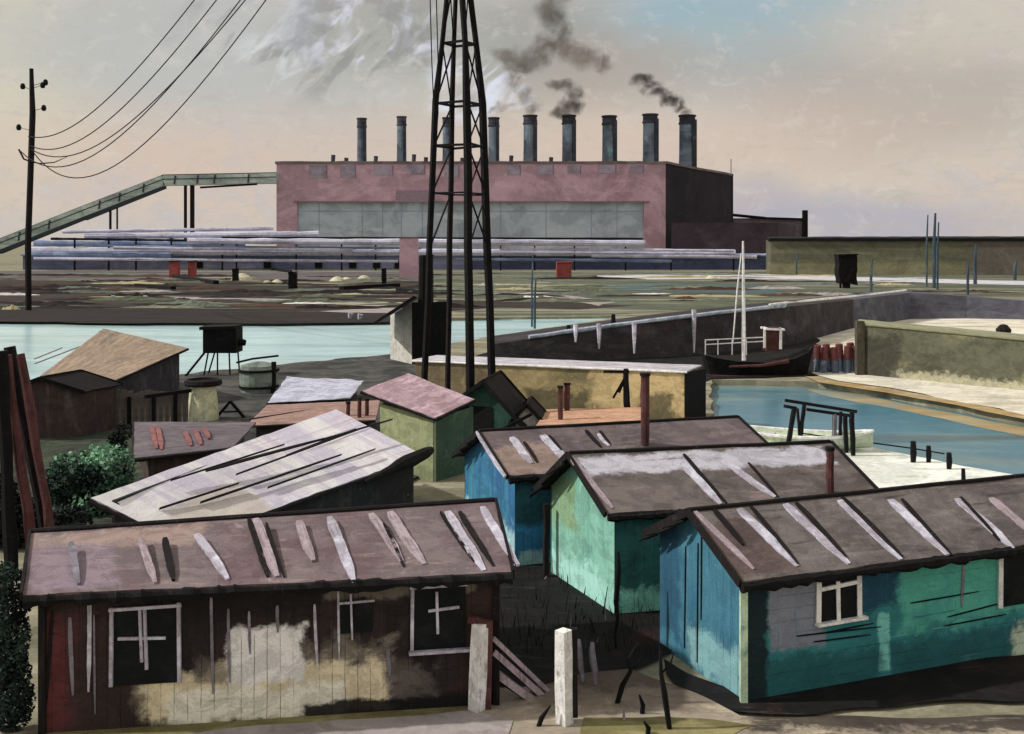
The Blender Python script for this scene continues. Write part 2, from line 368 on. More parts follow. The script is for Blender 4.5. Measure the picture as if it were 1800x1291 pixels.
class Shed: pass
def gable_shed(name, label, K, L, d, length, heK, heL, hr, m_gable, m_side, m_roof, m_trim, cat='shed', group=None,
               over=.25, eave=.22, dzR=0.0, post=None, bargem=None, far_gable=None, roof_back=None, rt=.05, ridge_ext=0.0, dzE=None):
    """K corner, L the other gable corner, d direction of the long wall"""
    dzE = dzR if dzE is None else dzE
    s = Shed(); K, L, d = V(K), V(L), V(d).normalized()
    gdir = (L-K).normalized(); w = (L-K).length; R = K+d*length; B = L+d*length
    s.K, s.L, s.R, s.B, s.d, s.g, s.w = K, L, R, B, d, gdir, w
    t = thing(name, label, cat, tuple(K), group); s.t = t
    cen = (K+B)/2
    hm = MB(); hm.panel(K+gdir*.003, L-gdir*.003, [(0, 0), (w-.006, 0), (w-.006, heL), (w/2, hr-.04), (0, heK)], .05, 0, K-cen); hm.build('gable_wall', m_gable, t)
    sm = MB(); sm.panel(K, R, [(0, 0), (length, 0), (length, heK+dzE), (0, heK)], .05, 0, K-L); sm.build('side_wall', m_side, t)
    bm_ = MB(); bm_.panel(L, B, [(0, 0), (length, 0), (length, heL+dzR), (0, heL)], .05, 0, L-K); bm_.build('rear_wall', m_side, t)
    fm = MB(); fm.panel(R+gdir*.003, B-gdir*.003, [(0, 0), (w-.006, 0), (w-.006, heL+dzE), (w/2, hr-.04+dzR), (0, heK+dzE)], .05, 0, R-K); fm.build('gable_wall', far_gable or m_gable, t)
    mid = (K+L)/2; Z = V((0, 0, 1))
    sK = (hr-heK)/(w/2); sL = (hr-heL)/(w/2)
    up = .05
    e0 = K-gdir*eave-d*over+Z*(heK-sK*eave+up); e1 = R-gdir*eave+d*over+Z*(heK-sK*eave+up+dzE)
    r0 = mid-d*over+Z*(hr+up); r1 = mid+d*(length+over+ridge_ext)+Z*(hr+up+dzR)
    f0 = L+gdir*eave-d*over+Z*(heL-sL*eave+up); f1 = B+gdir*eave+d*over+Z*(heL-sL*eave+up+dzE)
    s.e0, s.e1, s.r0, s.r1, s.f0, s.f1 = e0, e1, r0, r1, f0, f1
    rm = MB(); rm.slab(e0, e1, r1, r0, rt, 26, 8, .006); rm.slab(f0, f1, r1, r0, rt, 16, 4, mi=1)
    s.roof = rm.build('roof', [m_roof, roof_back or inkbrown], t)  # rear slope defaults to a darker colour of the same roofing
    n = (e1-e0).cross(r0-e0).normalized(); n = n if n.z > 0 else -n; s.n = n
    rc = MB(); rc.tube(wobline(r0+Z*.01, r1+Z*.01, 10, .012), .045, 7); rc.build('ridge_cap', m_trim, s.roof)
    fa = MB(); q = -gdir*.025
    fa.tube(wobline(e0+q-Z*.085, e1+q-Z*.085, 60, .014), [random.uniform(.045, .11) for _ in range(61)], 7); fa.build('fascia', ink, t)
    bmats = bargem or m_trim
    for a, b in ((r0, e0), (r0, f0), (r1, e1), (r1, f1)):
        side = -d if a is r0 else d
        bb = MB(); bb.bar(a+side*.025-Z*.02, b+side*.025-Z*.02, .045, .13); bb.build('bargeboard', bmats, t)
    if post:
        for c in (K, L, R):
            pm = MB(); o = (c-cen).normalized(); pm.bar(c+o*.005, c+o*.005+Z*(heK-.02 if c is not R else heK+dzR-.02), .1); pm.build('corner_post', post, t)
    return s

def on_roof(s, a, b):                               # a along ridge 0..1, b 0 at eave .. 1 at ridge
    return (s.e0.lerp(s.e1, a)).lerp(s.r0.lerp(s.r1, a), b)

def quad_shed(name, label, K, L, R, zK, zL, zR, zB, m_left, m_front, m_roof, m_trim, cat='shed', group=None, over=.2, rt=.06, B=None, nu=14, nv=8, fascia=True, jz=.012, roofpts=None):
    s = Shed(); K, L, R = V(K), V(L), V(R); B = V(B) if B is not None else L+R-K
    s.K, s.L, s.R, s.B = K, L, R, B
    t = thing(name, label, cat, tuple(K), group); s.t = t; cen = (K+L+R+B)/4; Z = V((0, 0, 1))
    def wl(a, b, za, zb, nm, mat):
        d = (b-a).length; m = MB(); dd = (b-a).normalized()*.003
        m.panel(a+dd, b-dd, [(0, 0), (d-.006, 0), (d-.006, zb), (0, za)], .06, 0, (a+b)/2-cen); m.build(nm, mat, t)
    wl(K, L, zK, zL, 'side_wall', m_left); wl(K, R, zK, zR, 'front_wall', m_front); wl(R, B, zR, zB, 'side_wall', m_front); wl(L, B, zL, zB, 'rear_wall', m_left)
    if roofpts: c = [V(p) for p in roofpts]
    else:
        c = [p+(p-cen).normalized()*over+Z*(z+.07) for p, z in ((K, zK), (R, zR), (B, zB), (L, zL))]
    s.c = c
    rm = MB(); rm.slab(*c, rt, nu, nv, jz); s.roof = rm.build('roof', m_roof, t)
    n = (c[1]-c[0]).cross(c[3]-c[0]).normalized(); s.n = n if n.z > 0 else -n
    if fascia:
        for a, b in ((c[0], c[1]), (c[0], c[3])):
            o = ((a+b)/2-cen); o.z = 0; o.normalize()
            fa = MB(); fa.tube(wobline(a+o*.02-Z*.06, b+o*.02-Z*.06, 12, .015), [random.uniform(.03, .06) for _ in range(13)], 7); fa.build('fascia', m_trim, t)
    return s

def window_on(t, p0, n, x0, x1, y0, y1, m_frame, bars=(), sill=None, fw=.05, left=True, right=True, top=True, bottom=False):
    """pane with frame bars: pixel rectangle projected on the wall plane"""
    n = V(n).normalized()
    A, B, Cc, D = hit(x0, y1, p0, n), hit(x1, y1, p0, n), hit(x1, y0, p0, n), hit(x0, y0, p0, n)
    xz = (B-A); xz.z = 0; xz.normalize(); W = ((B-A).dot(xz)+(Cc-D).dot(xz))/2; z0 = (A.z+B.z)/2; z1 = (Cc.z+D.z)/2
    o = V((A.x, A.y, 0)); P3 = lambda u, z, q: o+xz*u+V((0, 0, z))+n*q
    m = MB(); c = P3(W/2, (z0+z1)/2, .012); m.box(c, xz*W/2, n*.012, V((0, 0, (z1-z0)/2)))
    wd = m.build('window', glass, t)
    f = MB()
    if left: f.bar(P3(0, z0, .035), P3(0.01, z1+.03, .035), fw)
    if right: f.bar(P3(W, z0, .035), P3(W-.01, z1+.06, .035), fw)
    if top: f.bar(P3(-.03, z1, .045), P3(W+.03, z1+.02, .045), fw*.9)
    for u0, v0, u1, v1 in bars:
        f.bar(P3(u0*W, z0+v0*(z1-z0), .04+.004*abs(v1-v0)), P3(u1*W, z0+v1*(z1-z0), .04+.004*abs(v1-v0)), fw*.8)
    f.build('frame', m_frame, wd)
    if bottom:
        sl = MB(); sl.bar(P3(-.05, z0-.03, .06), P3(W+.12, z0-.02, .06), .1, .045); sl.build('sill', m_frame, wd)
    return wd

# ------------------------------------------------------------------ front sheds
def rs(s, name, x0, y0, x1, y1, w, mat, lift=.012):
    a, b = hit(x0, y0, s.e0, s.n), hit(x1, y1, s.e0, s.n); b = b+(b-a)*.13; a = a-(b-a)*.06
    return strip(s.t, name, a, b, w, lift, s.n, mat, t=.006)
def ws(s, x0, y0, x1, y1, w, mat, p0, n, name='batten', lift=.004):
    return strip(s.t, name, hit(x0, y0, p0, n), hit(x1, y1, p0, n), w, lift, n, mat, t=.014, taper=True)

# --- brown shed, lower left
cream = C(214, 202, 158, .53)
m_bw = paint('brown_boards', C(38, 31, 30, .58), [
    ('streak', C(60, 50, 46, .58), 7, .7, .54, .72, .7), ('streak', C(24, 21, 22, .58), 5, .5, .5, .64, .85),
    ('rect', C(98, 90, 78, .56), 1.6, 3.2, .3, 1.15, .3, .9), ('rect', C(84, 78, 70, .56), .9, 2.5, .25, .7, .3, .7),
    ('rect', C(172, 160, 128, .5), 1.7, 5.3, .12, .86, .3, .97), ('rect', C(204, 194, 156, .5), 2.3, 4.9, .06, .56, .22, .9),
    ('rect', C(222, 212, 174, .52), 2.9, 3.98, .6, 1.42, .16, 1.0), ('rect', C(92, 84, 74, .56), 4.0, 4.5, .62, 1.0, .2, .7),
    ('rect', C(78, 36, 37, .56), 6.1, 6.9, .1, 1.75, .3, .9), ('rect', C(46, 34, 33, .56), 5.2, 6.2, 0, 1.8, .3, .8),
    ('rect', C(46, 32, 30, .56), -.1, .6, .2, 2.1, .16, .85), ('rect', C(20, 18, 19, .56), -.2, 2.9, -.1, .26, .12, .97),
    ('rect', C(100, 94, 80, .56), .3, 2.6, 1.8, 1.95, .12, .6), ('rect', C(24, 21, 22, .56), 2.6, 5.2, 1.6, 2.2, .25, .8),
    ('streak', C(20, 18, 19, .56), 1.2, 7, .58, .68, .7), ('boards', C(14, 16, 18, .6), 0, .19, .75)], bump=.6, dry=.22)
m_br = paint('rose_brown_roofing', C(120, 106, 104), [
    ('cloud', C(112, 90, 92), .8, .44, .62, .9), ('streak', C(160, 136, 128), 1.1, 9, .54, .7, .6),
    ('rect', C(172, 146, 132), 4.6, 7.4, 1.3, 1.9, .25, .6), ('rect', C(140, 122, 130), 5.9, 7.1, .1, 1.5, .25, .8),
    ('streak', C(92, 74, 74), .7, 6, .56, .7, .7), ('cloud', C(188, 164, 156), 2.6, .64, .74, .6)], bump=.6)
Kb = G(872, 1246); Lb_dir = (G(76, 1298)-Kb); db = Lb_dir.normalized(); gb = V((db.y, -db.x, 0)); gb = gb if gb.y > 0 else -gb
brown = gable_shed('shed', 'long dark brown board shed with cream peeling patches and rose brown roof', Kb, Kb+gb*3.3, db, Lb_dir.length, 2.2, 2.2, 2.75,
    m_bw, m_bw, m_br, inkbrown, dzR=-.24, dzE=.0, group='allotment sheds', post=inkbrown, over=.2, eave=.28, bargem=inkbrown, ridge_ext=.4)
nb = (brown.K-brown.L).normalized()
for x0, y0, x1, y1, w, m_ in ((583, 915, 616, 1012, .16, palestrip), (655, 908, 700, 978, .15, pinkstrip), (690, 905, 738, 982, .17, pinkstrip), (792, 905, 842, 992, .17, palestrip),
        (852, 897, 903, 982, .15, palestrip), (450, 918, 484, 1002, .17, pinkstrip), (527, 920, 549, 978, .15, pinkstrip), (348, 944, 394, 1010, .13, palestrip), (250, 950, 270, 1016, .11, pinkstrip), (124, 958, 138, 1018, .1, greystrip)):
    rs(brown, 'roof_lath', x0, y0, x1, y1, w, m_)
for x0, y0, x1, y1, w in ((438, 918, 468, 1002, .09), (470, 925, 496, 1004, .05), (778, 905, 826, 978, .06), (812, 905, 860, 985, .09), (292, 950, 302, 1012, .11), (676, 925, 706, 988, .06)):
    rs(brown, 'roof_lath', x0, y0, x1, y1, w, inkbrown)
window_on(brown.t, brown.K, nb, 196, 316, 1068, 1202, palestrip, bars=((.45, .3, .42, 1), (.52, .2, .49, 1), (.1, .62, .8, .6)), fw=.05, bottom=False)
window_on(brown.t, brown.K, nb, 600, 655, 1058, 1112, palestrip, bars=((.35, -.2, .3, 1.3),), fw=.035, left=False, right=False)
window_on(brown.t, brown.K, nb, 724, 818, 1030, 1140, palestrip, bars=((.48, .25, .46, .92), (.3, .62, .88, .66)), fw=.05, right=False, bottom=True)
for x0, y0, x1, y1, w, m_ in ((92, 1075, 82, 1238, .05, inkbrown), (124, 1085, 128, 1222, .06, greystrip), (157, 1040, 156, 1216, .06, palestrip), (165, 1080, 168, 1255, .03, greystrip), (372, 1045, 374, 1220, .045, greystrip), (402, 1070, 404, 1200, .045, greystrip),
        (438, 1074, 440, 1150, .04, greystrip), (488, 1064, 488, 1112, .05, greystrip), (553, 1062, 558, 1170, .045, palestrip), (595, 1032, 596, 1162, .035, palestrip), (682, 1140, 684, 1188, .06, greystrip)):
    ws(brown, x0, y0, x1, y1, w, m_, brown.K, nb)

# --- teal shed, lower right
m_tg = paint('blue_gable_boards', C(60, 118, 136, .84), [('streak', C(42, 94, 118, .84), 3, .4, .46, .62, .8), ('cloud', C(92, 152, 160, .84), 1.0, .54, .7, .7), ('rect', C(136, 184, 182, .84), .1, 1.7, 0, .7, .35, .7), ('rect', C(36, 80, 104, .84), 2.0, 2.8, .3, 2.2, .3, .8), ('streak', C(28, 66, 84, .84), 14, .4, .62, .7, .8), ('boards', C(14, 16, 18, .6), 0, .21, .6)], bump=.5, dry=.15, wash=.07)
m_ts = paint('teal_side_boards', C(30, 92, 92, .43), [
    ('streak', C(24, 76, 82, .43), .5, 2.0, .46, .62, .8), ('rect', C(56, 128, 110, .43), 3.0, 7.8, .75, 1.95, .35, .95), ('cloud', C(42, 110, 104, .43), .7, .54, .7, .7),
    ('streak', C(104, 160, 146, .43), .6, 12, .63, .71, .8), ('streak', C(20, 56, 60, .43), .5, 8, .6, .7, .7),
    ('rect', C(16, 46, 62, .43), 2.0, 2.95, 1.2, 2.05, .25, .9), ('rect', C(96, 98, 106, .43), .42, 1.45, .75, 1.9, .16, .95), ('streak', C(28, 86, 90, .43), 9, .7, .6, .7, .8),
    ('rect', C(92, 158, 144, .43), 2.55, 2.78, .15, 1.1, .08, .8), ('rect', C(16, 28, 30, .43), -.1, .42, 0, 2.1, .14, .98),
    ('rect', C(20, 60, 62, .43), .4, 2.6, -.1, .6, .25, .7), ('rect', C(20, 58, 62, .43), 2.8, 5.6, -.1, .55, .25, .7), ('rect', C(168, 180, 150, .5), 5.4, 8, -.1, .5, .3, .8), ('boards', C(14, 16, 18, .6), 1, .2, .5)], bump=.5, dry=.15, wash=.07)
m_roofgrey = paint('grey_brown_roofing', C(112, 102, 97), [
    ('cloud', C(90, 81, 78), .9, .44, .62, .9), ('streak', C(134, 124, 116), .8, 6, .52, .68, .7), ('streak', C(70, 62, 60), .6, 5, .56, .68, .8), ('rect', C(88, 66, 62), -.1, 1.1, .1, 1.4, .3, .6), ('cloud', C(148, 132, 120), 1.6, .62, .74, .5)], bump=.6)
Kt = G(1310, 1240); Lt = G(1160, 1135); dt = V((.93, .37, 0))
teal = gable_shed('shed', 'teal shed with blue gable and white framed window under a grey brown roof', Kt, Lt, dt, 8.2, 2.02, 2.02, 2.66, m_tg, m_ts, m_roofgrey, inkbrown, group='allotment sheds', over=.2, eave=.2, post=None)
nt = V((dt.y, -dt.x, 0)).normalized()
for x0, y0, x1, y1, w, m_ in ((1306, 900, 1388, 985, .19, palestrip), (1388, 892, 1478, 980, .19, palestrip), (1480, 886, 1572, 972, .2, palestrip), (1572, 884, 1652, 965, .22, palestrip), (1688, 882, 1768, 955, .22, palestrip), (1748, 880, 1815, 940, .2, pinkstrip), (1860, 878, 1940, 950, .2, palestrip)):
    rs(teal, 'roof_lath', x0, y0, x1, y1, w, m_)
for x0, y0, x1, y1, w in ((1324, 897, 1393, 982, .08), (1404, 890, 1477, 970, .1), (1485, 881, 1574, 968, .11), (1590, 884, 1662, 966, .09), (1692, 879, 1748, 942, .08), (1258, 900, 1300, 952, .1)):
    rs(teal, 'roof_lath', x0, y0, x1, y1, w, inkbrown, .02)
rs(teal, 'roof_lath', 1228, 905, 1312, 990, .12, pinkstrip)
window_on(teal.t, teal.K, nt, 1436, 1508, 1008, 1088, whitepaint, bars=((.48, -.05, .46, .85), (.05, .72, .95, .78)), fw=.075, top=False, bottom=True)
window_on(teal.t, teal.K, nt, 1755, 1850, 968, 1060, whitepaint, bars=(), fw=.075, top=False, right=False)
for x0, y0, x1, y1, w, m_ in ((1694, 985, 1690, 1068, .06, greystrip),):
    ws(teal, x0, y0, x1, y1, w, m_, teal.K, nt)
for x0, y0, x1, y1 in ((1665, 1085, 1765, 1058), (1660, 1100, 1768, 1080), (1400, 1118, 1548, 1102), (1450, 1112, 1535, 1096), (1430, 1128, 1530, 1116), (1600, 1060, 1720, 1040)):
    ws(teal, x0, y0, x1, y1, .022, ink, teal.K, nt)
ngt = (teal.K-teal.L); ngt = V((ngt.y, -ngt.x, 0)).normalized(); ngt = ngt if ngt.x < 0 else -ngt
for x0, y0, x1, y1 in ((1206, 960, 1204, 1140), (1228, 955, 1226, 1165), (1234, 930, 1233, 1090)):
    ws(teal, x0, y0, x1, y1, .025, ink, teal.K, ngt)
cp = MB(); cp.bar(teal.K+V((-.03, -.02, .02)), teal.K+V((-.03, -.02, 1.98)), .11); cp.build('corner_post', paint('mossy_post', C(150, 168, 140, .58), [('cloud', C(90, 120, 110, .58), 3, .45, .65, .8)]), teal.t)

# --- mint shed, centre right
m_mg = paint('mint_gable_boards', C(124, 180, 156, .8), [('streak', C(88, 148, 130, .84), 2, .4, .48, .66, .7), ('rect', C(166, 222, 204, .86), -.1, 3, -.1, .62, .5, .85), ('rect', C(128, 150, 96, .82), 1.7, 3.1, 1.2, 2.2, .4, .7), ('cloud', C(150, 204, 180, .82), .9, .54, .7, .7), ('boards', C(52, 96, 84, .8), 0, .22, .5)], bump=.4)
m_ms = paint('shaded_bottle_green_boards', C(30, 78, 74, .47), [('streak', C(22, 60, 60, .47), 3, .5, .46, .64, .8), ('rect', C(120, 190, 168, .56), .1, 2.0, .0, .5, .25, .9), ('cloud', C(20, 60, 62, .47), 1.2, .52, .68, .8), ('boards', C(14, 16, 18, .6), 0, .2, .55)], bump=.4)  # mint shed's side: darker paint with some shade put into the colour
m_mr = paint('grey_brown_lilac_roofing', C(112, 101, 95), [('cloud', C(92, 82, 77), .9, .44, .62, .9), ('streak', C(142, 122, 114), .8, 5, .54, .68, .7), ('rect', C(186, 182, 188), .1, 5.5, 1.15, 1.75, .2, .97), ('streak', C(82, 66, 62), .7, 5, .57, .68, .7)], bump=.6)
Km = G(1080, 1085); Lm = G(968, 1010); dm = V((.97, .22, 0))
mint = gable_shed('shed', 'pale mint green gabled shed with red stove pipe, between the blue and the teal sheds', Km, Lm, dm, 5.3, 2.08, 1.9, 2.82, m_mg, m_ms, m_mr, inkbrown, group='allotment sheds', over=.25, eave=.2)
for x0, y0, x1, y1, w, m_ in ((1200, 818, 1260, 878, .2, palestrip), (1288, 822, 1354, 868, .18, palestrip), (1008, 808, 1068, 884, .14, pinkstrip)):
    rs(mint, 'roof_lath', x0, y0, x1, y1, w, m_)
for x0, y0, x1, y1, w in ((1206, 804, 1268, 876, .08), (1318, 818, 1362, 868, .06)):
    rs(mint, 'roof_lath', x0, y0, x1, y1, w, inkbrown, .02)
def stovepipe(s, x, y0, y1, wpx, par, mat=redbrown, n=None):
    b = hit(x, y1, s.e0 if hasattr(s, 'e0') else s.c[0], s.n); top = b+V((0, 0, (y1-y0)*b.y/F)); r = wpx*b.y/F/2
    m = MB(); m.tube(wobline(b-V((0, 0, .1)), top, 5, .008), [r*.9, r, r*1.02, r, r*.98, r*1.05], 8); c = m.build('chimney', mat, par)
    k = MB(); k.tube([top-V((0, 0, .04)), top+V((0, 0, .03))], r*1.25, 8); k.build('cap', inkbrown, c)
    return c
stovepipe(mint, 1459, 788, 868, 14, mint.t)
def whiskers(s, par, pts):
    m = MB()
    for a, b in pts:
        m.tube([a, a.lerp(b, .5)+V((0, 0, random.uniform(-.02, .03))), b], [.03, .04, .015], 6)
    m.build('rafter_tails', ink, par)
def gable_rafters(s, cnt, ln):
    pts = []
    for i in range(cnt):
        q = s.r0.lerp(s.f0, .1+.8*i/cnt)-V((0, 0, .1+.06*random.random()))
        pts.append((q, q+(s.f0-s.r0).normalized()*ln*random.uniform(.7, 1.1)-s.d*random.uniform(.03, .2)))
    whiskers(s, s.t, pts)
gable_rafters(mint, 5, .8); gable_rafters(teal, 4, .6)
dp = MB(); b0 = G(1044, 1058); dp.tube([b0, b0+V((.03, .02, .6)), b0+V((.05, .1, 1.15))], [.03, .05, .025], 6)
tag(dp.build('pole', ink), 'short black stick leaning on the mint green gable', 'pole')
dp = MB(); b0 = G(1079, 1142)+V((.02, -.12, 0)); dp.tube(wobline(b0, b0+V((.05, 0, 1.75)), 6, .02), [.02, .025, .03, .045, .05, .04, .02], 6)
tag(dp.build('pole', ink), 'thin black post standing at the near corner of the mint shed', 'pole')
dp = MB(); b0 = G(960, 1018); dp.tube(wobline(b0, b0+V((.0, 0, 1.6)), 6, .02), [.07]*7, 6)
tag(dp.build('pole', inkbrown), 'stout brown post in the gap between blue and mint sheds', 'pole')

# --- blue shed
m_bg = paint('bright_blue_gable', C(52, 118, 148, .84), [('streak', C(40, 90, 138, .84), 4, .4, .46, .62, .85), ('streak', C(62, 136, 134, .84), 3, .4, .52, .66, .7), ('rect', C(168, 212, 212, .86), -.1, 3.6, -.1, .85, .35, .9), ('boards', C(24, 62, 100, .8), 0, .2, .6)], bump=.4)
m_bs = paint('shaded_blue_green_side', C(24, 64, 72, .47), [('streak', C(18, 48, 58, .47), 2, .6, .46, .64, .8), ('rect', C(40, 112, 150, .52), -.1, 1.2, .1, .9, .3, .8), ('rect', C(150, 196, 204, .56), .1, 1, -.1, .35, .2, .7), ('boards', C(14, 16, 18, .6), 0, .2, .55)], bump=.4)  # long wall's own blue green, deepened by shade put into the colour
m_blr = paint('grey_violet_roofing', C(112, 98, 98), [('cloud', C(94, 82, 84), .9, .44, .62, .9), ('streak', C(138, 122, 112), .8, 5, .54, .68, .7), ('rect', C(168, 140, 122), -.2, 1.6, 0, 1.2, .4, .6)], bump=.6)
Kbl = G(905, 1000); Lbl = Kbl+V((-.383, .924, 0))*3.2; dbl = V((.95, .31, 0))
blue = gable_shed('shed', 'bright blue gabled shed with a tall red pipe, behind the mint shed', Kbl, Lbl, dbl, 6.3, 2.1, 1.95, 2.72, m_bg, m_bs, m_blr, inkbrown, group='allotment sheds', over=.22, eave=.18)
for x0, y0, x1, y1, w, m_ in ((900, 772, 932, 810, .2, palestrip), (957, 768, 990, 808, .24, palestrip), (1054, 764, 1068, 782, .14, palestrip)):
    rs(blue, 'roof_lath', x0, y0, x1, y1, w, m_)
for x0, y0, x1, y1, w in ((922, 780, 942, 810, .08), (966, 768, 984, 790, .08), (1032, 759, 1053, 784, .1), (1056, 760, 1070, 780, .08)):
    rs(blue, 'roof_lath', x0, y0, x1, y1, w, inkbrown, .02)
stovepipe(blue, 1134, 658, 782, 15, blue.t)
gable_rafters(blue, 3, .5)
strip(blue.t, 'roof_lath', blue.r0-V((0, 0, .02))-blue.d*.06, blue.e0-V((0, 0, .02))-blue.d*.06, .12, .012, blue.n, palestrip)

# --- yellow green shed with pink roof
m_yg = paint('yellow_green_boards', C(158, 164, 116, .9), [('streak', C(136, 142, 98, .9), 2, .5, .48, .66, .7), ('cloud', C(184, 186, 142, .9), .9, .52, .68, .7), ('rect', C(104, 112, 80, .58), -.2, 3, -.2, .4, .3, .6), ('boards', C(92, 98, 62, .8), 0, .22, .55)])
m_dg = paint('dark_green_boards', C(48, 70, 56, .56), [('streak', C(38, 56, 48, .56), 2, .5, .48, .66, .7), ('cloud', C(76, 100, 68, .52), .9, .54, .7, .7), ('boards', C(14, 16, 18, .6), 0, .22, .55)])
m_pk = paint('pink_roofing', C(168, 138, 142), [('streak', C(206, 174, 180), .8, 3, .48, .62, .85), ('cloud', C(148, 112, 112), .7, .52, .68, .7)])
Ky, Ly, Ry = G(764, 848), G(668, 828), G(832, 828)
yg = quad_shed('shed', 'tall yellow green shed with dark green side and flat pink roof, beside the lattice pylon', Ky, Ly, Ry, 1.9, 2.1, 2.0, 2.35, m_yg, m_dg, m_pk, ink, group='allotment sheds', over=.25,
    roofpts=(P(765, 735, 32.7), P(834, 702, 34.8), P(718, 656, 36.2), P(636, 687, 34.6)))
# white gable house by the canal
m_wg = paint('whitewashed_gable', C(196, 190, 176, .86), [('streak', C(166, 158, 146, .86), 2, .4, .5, .66, .7), ('boards', C(120, 114, 104, .8), 0, .25, .5)])
Kw, Lw, Rw = G(724, 643), G(686, 634), G(792, 640)
wh = quad_shed('boathouse', 'black walled boathouse with a narrow whitewashed side standing on the canal edge', Kw, Lw, Rw, 3.7, 2.75, 3.7, 2.8, m_wg, ink, ink, ink, cat='house', roofpts=(P(655, 568, 62.8), P(727, 520, 62.8), P(734, 523, 66.6), P(664, 566, 66.6)))
ch = MB(); cb = Kw+V((.55, .9, 3.2)); ch.tube([cb, cb+V((.05, 0, 3.2))], [.28, .26], 8); ch.build('chimney', ink, wh.t)

# --- low lilac barn with streaked roof
m_lr = paint('streaked_white_lilac_roofing', C(196, 188, 198, .8), [
    ('streak', C(224, 224, 234, .74), 1.2, .16, .46, .6, .85), ('streak', C(186, 160, 166, .8), .2, 5, .55, .66, .7), ('streak', C(146, 136, 146, .8), .16, 8, .58, .67, .8),
    ('rect', C(184, 170, 152, .74), -.3, 3.4, -.3, 1.5, .5, .74), ('rect', C(214, 220, 206, .74), -.4, .8, .6, 3.4, .3, .85), ('streak', C(66, 60, 66), .13, 13, .66, .73, .8)], bump=.5, dry=.08, wash=.03)
Ab, Bb, Cb, Db = P(160, 876, 20.6), P(590, 720, 32.4), P(745, 800, 29.6), P(318, 952, 20.6)
zf = lambda p, z=0: V((p.x, p.y, z))
K2, L2, R2, B2 = zf(Db)+V((-.1, .25, 0)), zf(Ab)+V((.3, .25, 0)), zf(Cb)+V((-.25, -.25, 0)), zf(Bb)+V((.1, -.2, 0))
m_darkw = paint('soot_black_boards', C(34, 34, 36, .52), [('cloud', C(60, 60, 60, .52), 1.6, .52, .68, .7), ('cloud', C(180, 176, 164, .56), 7, .68, .72, .8)])
lil = quad_shed('barn', 'low barn under a long white lilac streaked roof, behind the brown shed', K2, L2, R2, Db.z-.1, Ab.z-.1, Cb.z-.1, Bb.z-.1, m_darkw, m_darkw, m_lr, inkbrown, cat='barn', group='allotment sheds', roofpts=(Db, Cb, Bb, Ab), B=B2, nu=30, nv=10)
def on4(s, a, b): return s.c[0].lerp(s.c[1], a).lerp(s.c[3].lerp(s.c[2], a), b)
for x0, y0, x1, y1, w in ((362, 828, 570, 772, .1), (502, 802, 625, 755, .05), (352, 884, 600, 800, .05), (280, 895, 420, 850, .03), (415, 835, 640, 752, .03), (470, 858, 660, 790, .035), (300, 845, 500, 782, .02), (560, 775, 690, 738, .045)):
    a, b = hit(x0, y0, lil.c[0], lil.n), hit(x1, y1, lil.c[0], lil.n)
    strip(lil.t, 'roof_seam', a, b, w*.62, .012, lil.n, inkbrown)
em = MB(); em.tube(wobline(Cb+V((.2, .2, .1)), Cb.lerp(Db, .33)+V((.1, -.1, -.1)), 8, .03), [.1, .16, .18, .2, .17, .12, .1, .08, .05], 8); em.build('verge_beam', ink, lil.t)

# ------------------------------------------------------------------ left group behind the barn
m_bro = paint('tan_roofing', C(140, 120, 100), [('streak', C(164, 140, 112), .4, 2.6, .46, .62, .8), ('streak', C(104, 92, 90), .5, 5, .56, .66, .8), ('cloud', C(100, 96, 92), .4, .54, .7, .6)])
m_dk = paint('slate_dark_boards', C(46, 44, 46, .56), [('streak', C(72, 70, 68, .56), 3, .5, .5, .66, .7), ('cloud', C(32, 30, 32, .56), .9, .5, .66, .7), ('boards', C(14, 16, 18, .6), 0, .22, .7)])
rp = (P(168, 684, 43.5), P(330, 612, 50), P(182, 578, 57), P(28, 692, 47))
sh = lambda i, dx, dy: zf(rp[i])+V((dx, dy, 0))
tan_ = quad_shed('shed', 'dark walled shed with a wide tan brown roof beside the canal', sh(0, .1, .4), sh(3, .5, .0), sh(1, -.35, -.1), rp[0].z-.1, rp[3].z-.1, rp[1].z-.1, rp[2].z-.1, m_dk, m_dk, m_bro, ink, group='allotment sheds', roofpts=rp, B=sh(2, 0, -.5))
for x0, y0, x1, y1 in ((62, 640, 140, 610), (90, 652, 165, 626), (112, 655, 198, 628), (148, 668, 232, 624), (60, 632, 110, 612)):
    a, b = hit(x0, y0, tan_.c[0], tan_.n), hit(x1, y1, tan_.c[0], tan_.n); strip(tan_.t, 'roof_lath', a, b, .12, .02, tan_.n, greystrip if x0 != 90 else inkbrown)
# small dark gabled hut in front of it
Ks, Ls = G(146, 772), G(4, 778)
m_dk2 = paint('umber_boards', C(52, 42, 40, .56), [('streak', C(80, 66, 60, .56), 3, .6, .5, .66, .7), ('boards', C(14, 16, 18, .6), 0, .2, .7)])
hut = gable_shed('hut', 'small umber hut with a low black edged gable, in front of the tan roofed shed', Ls, Ks, V((.25, .97, 0)), 2.0, 1.75, 1.75, 2.25, m_dk2, m_dk2, paint('ash_roofing', C(150, 140, 132), [('cloud', C(90, 82, 80), 1, .48, .66, .8)]), ink, group='allotment sheds', over=.15, eave=.15, bargem=ink)
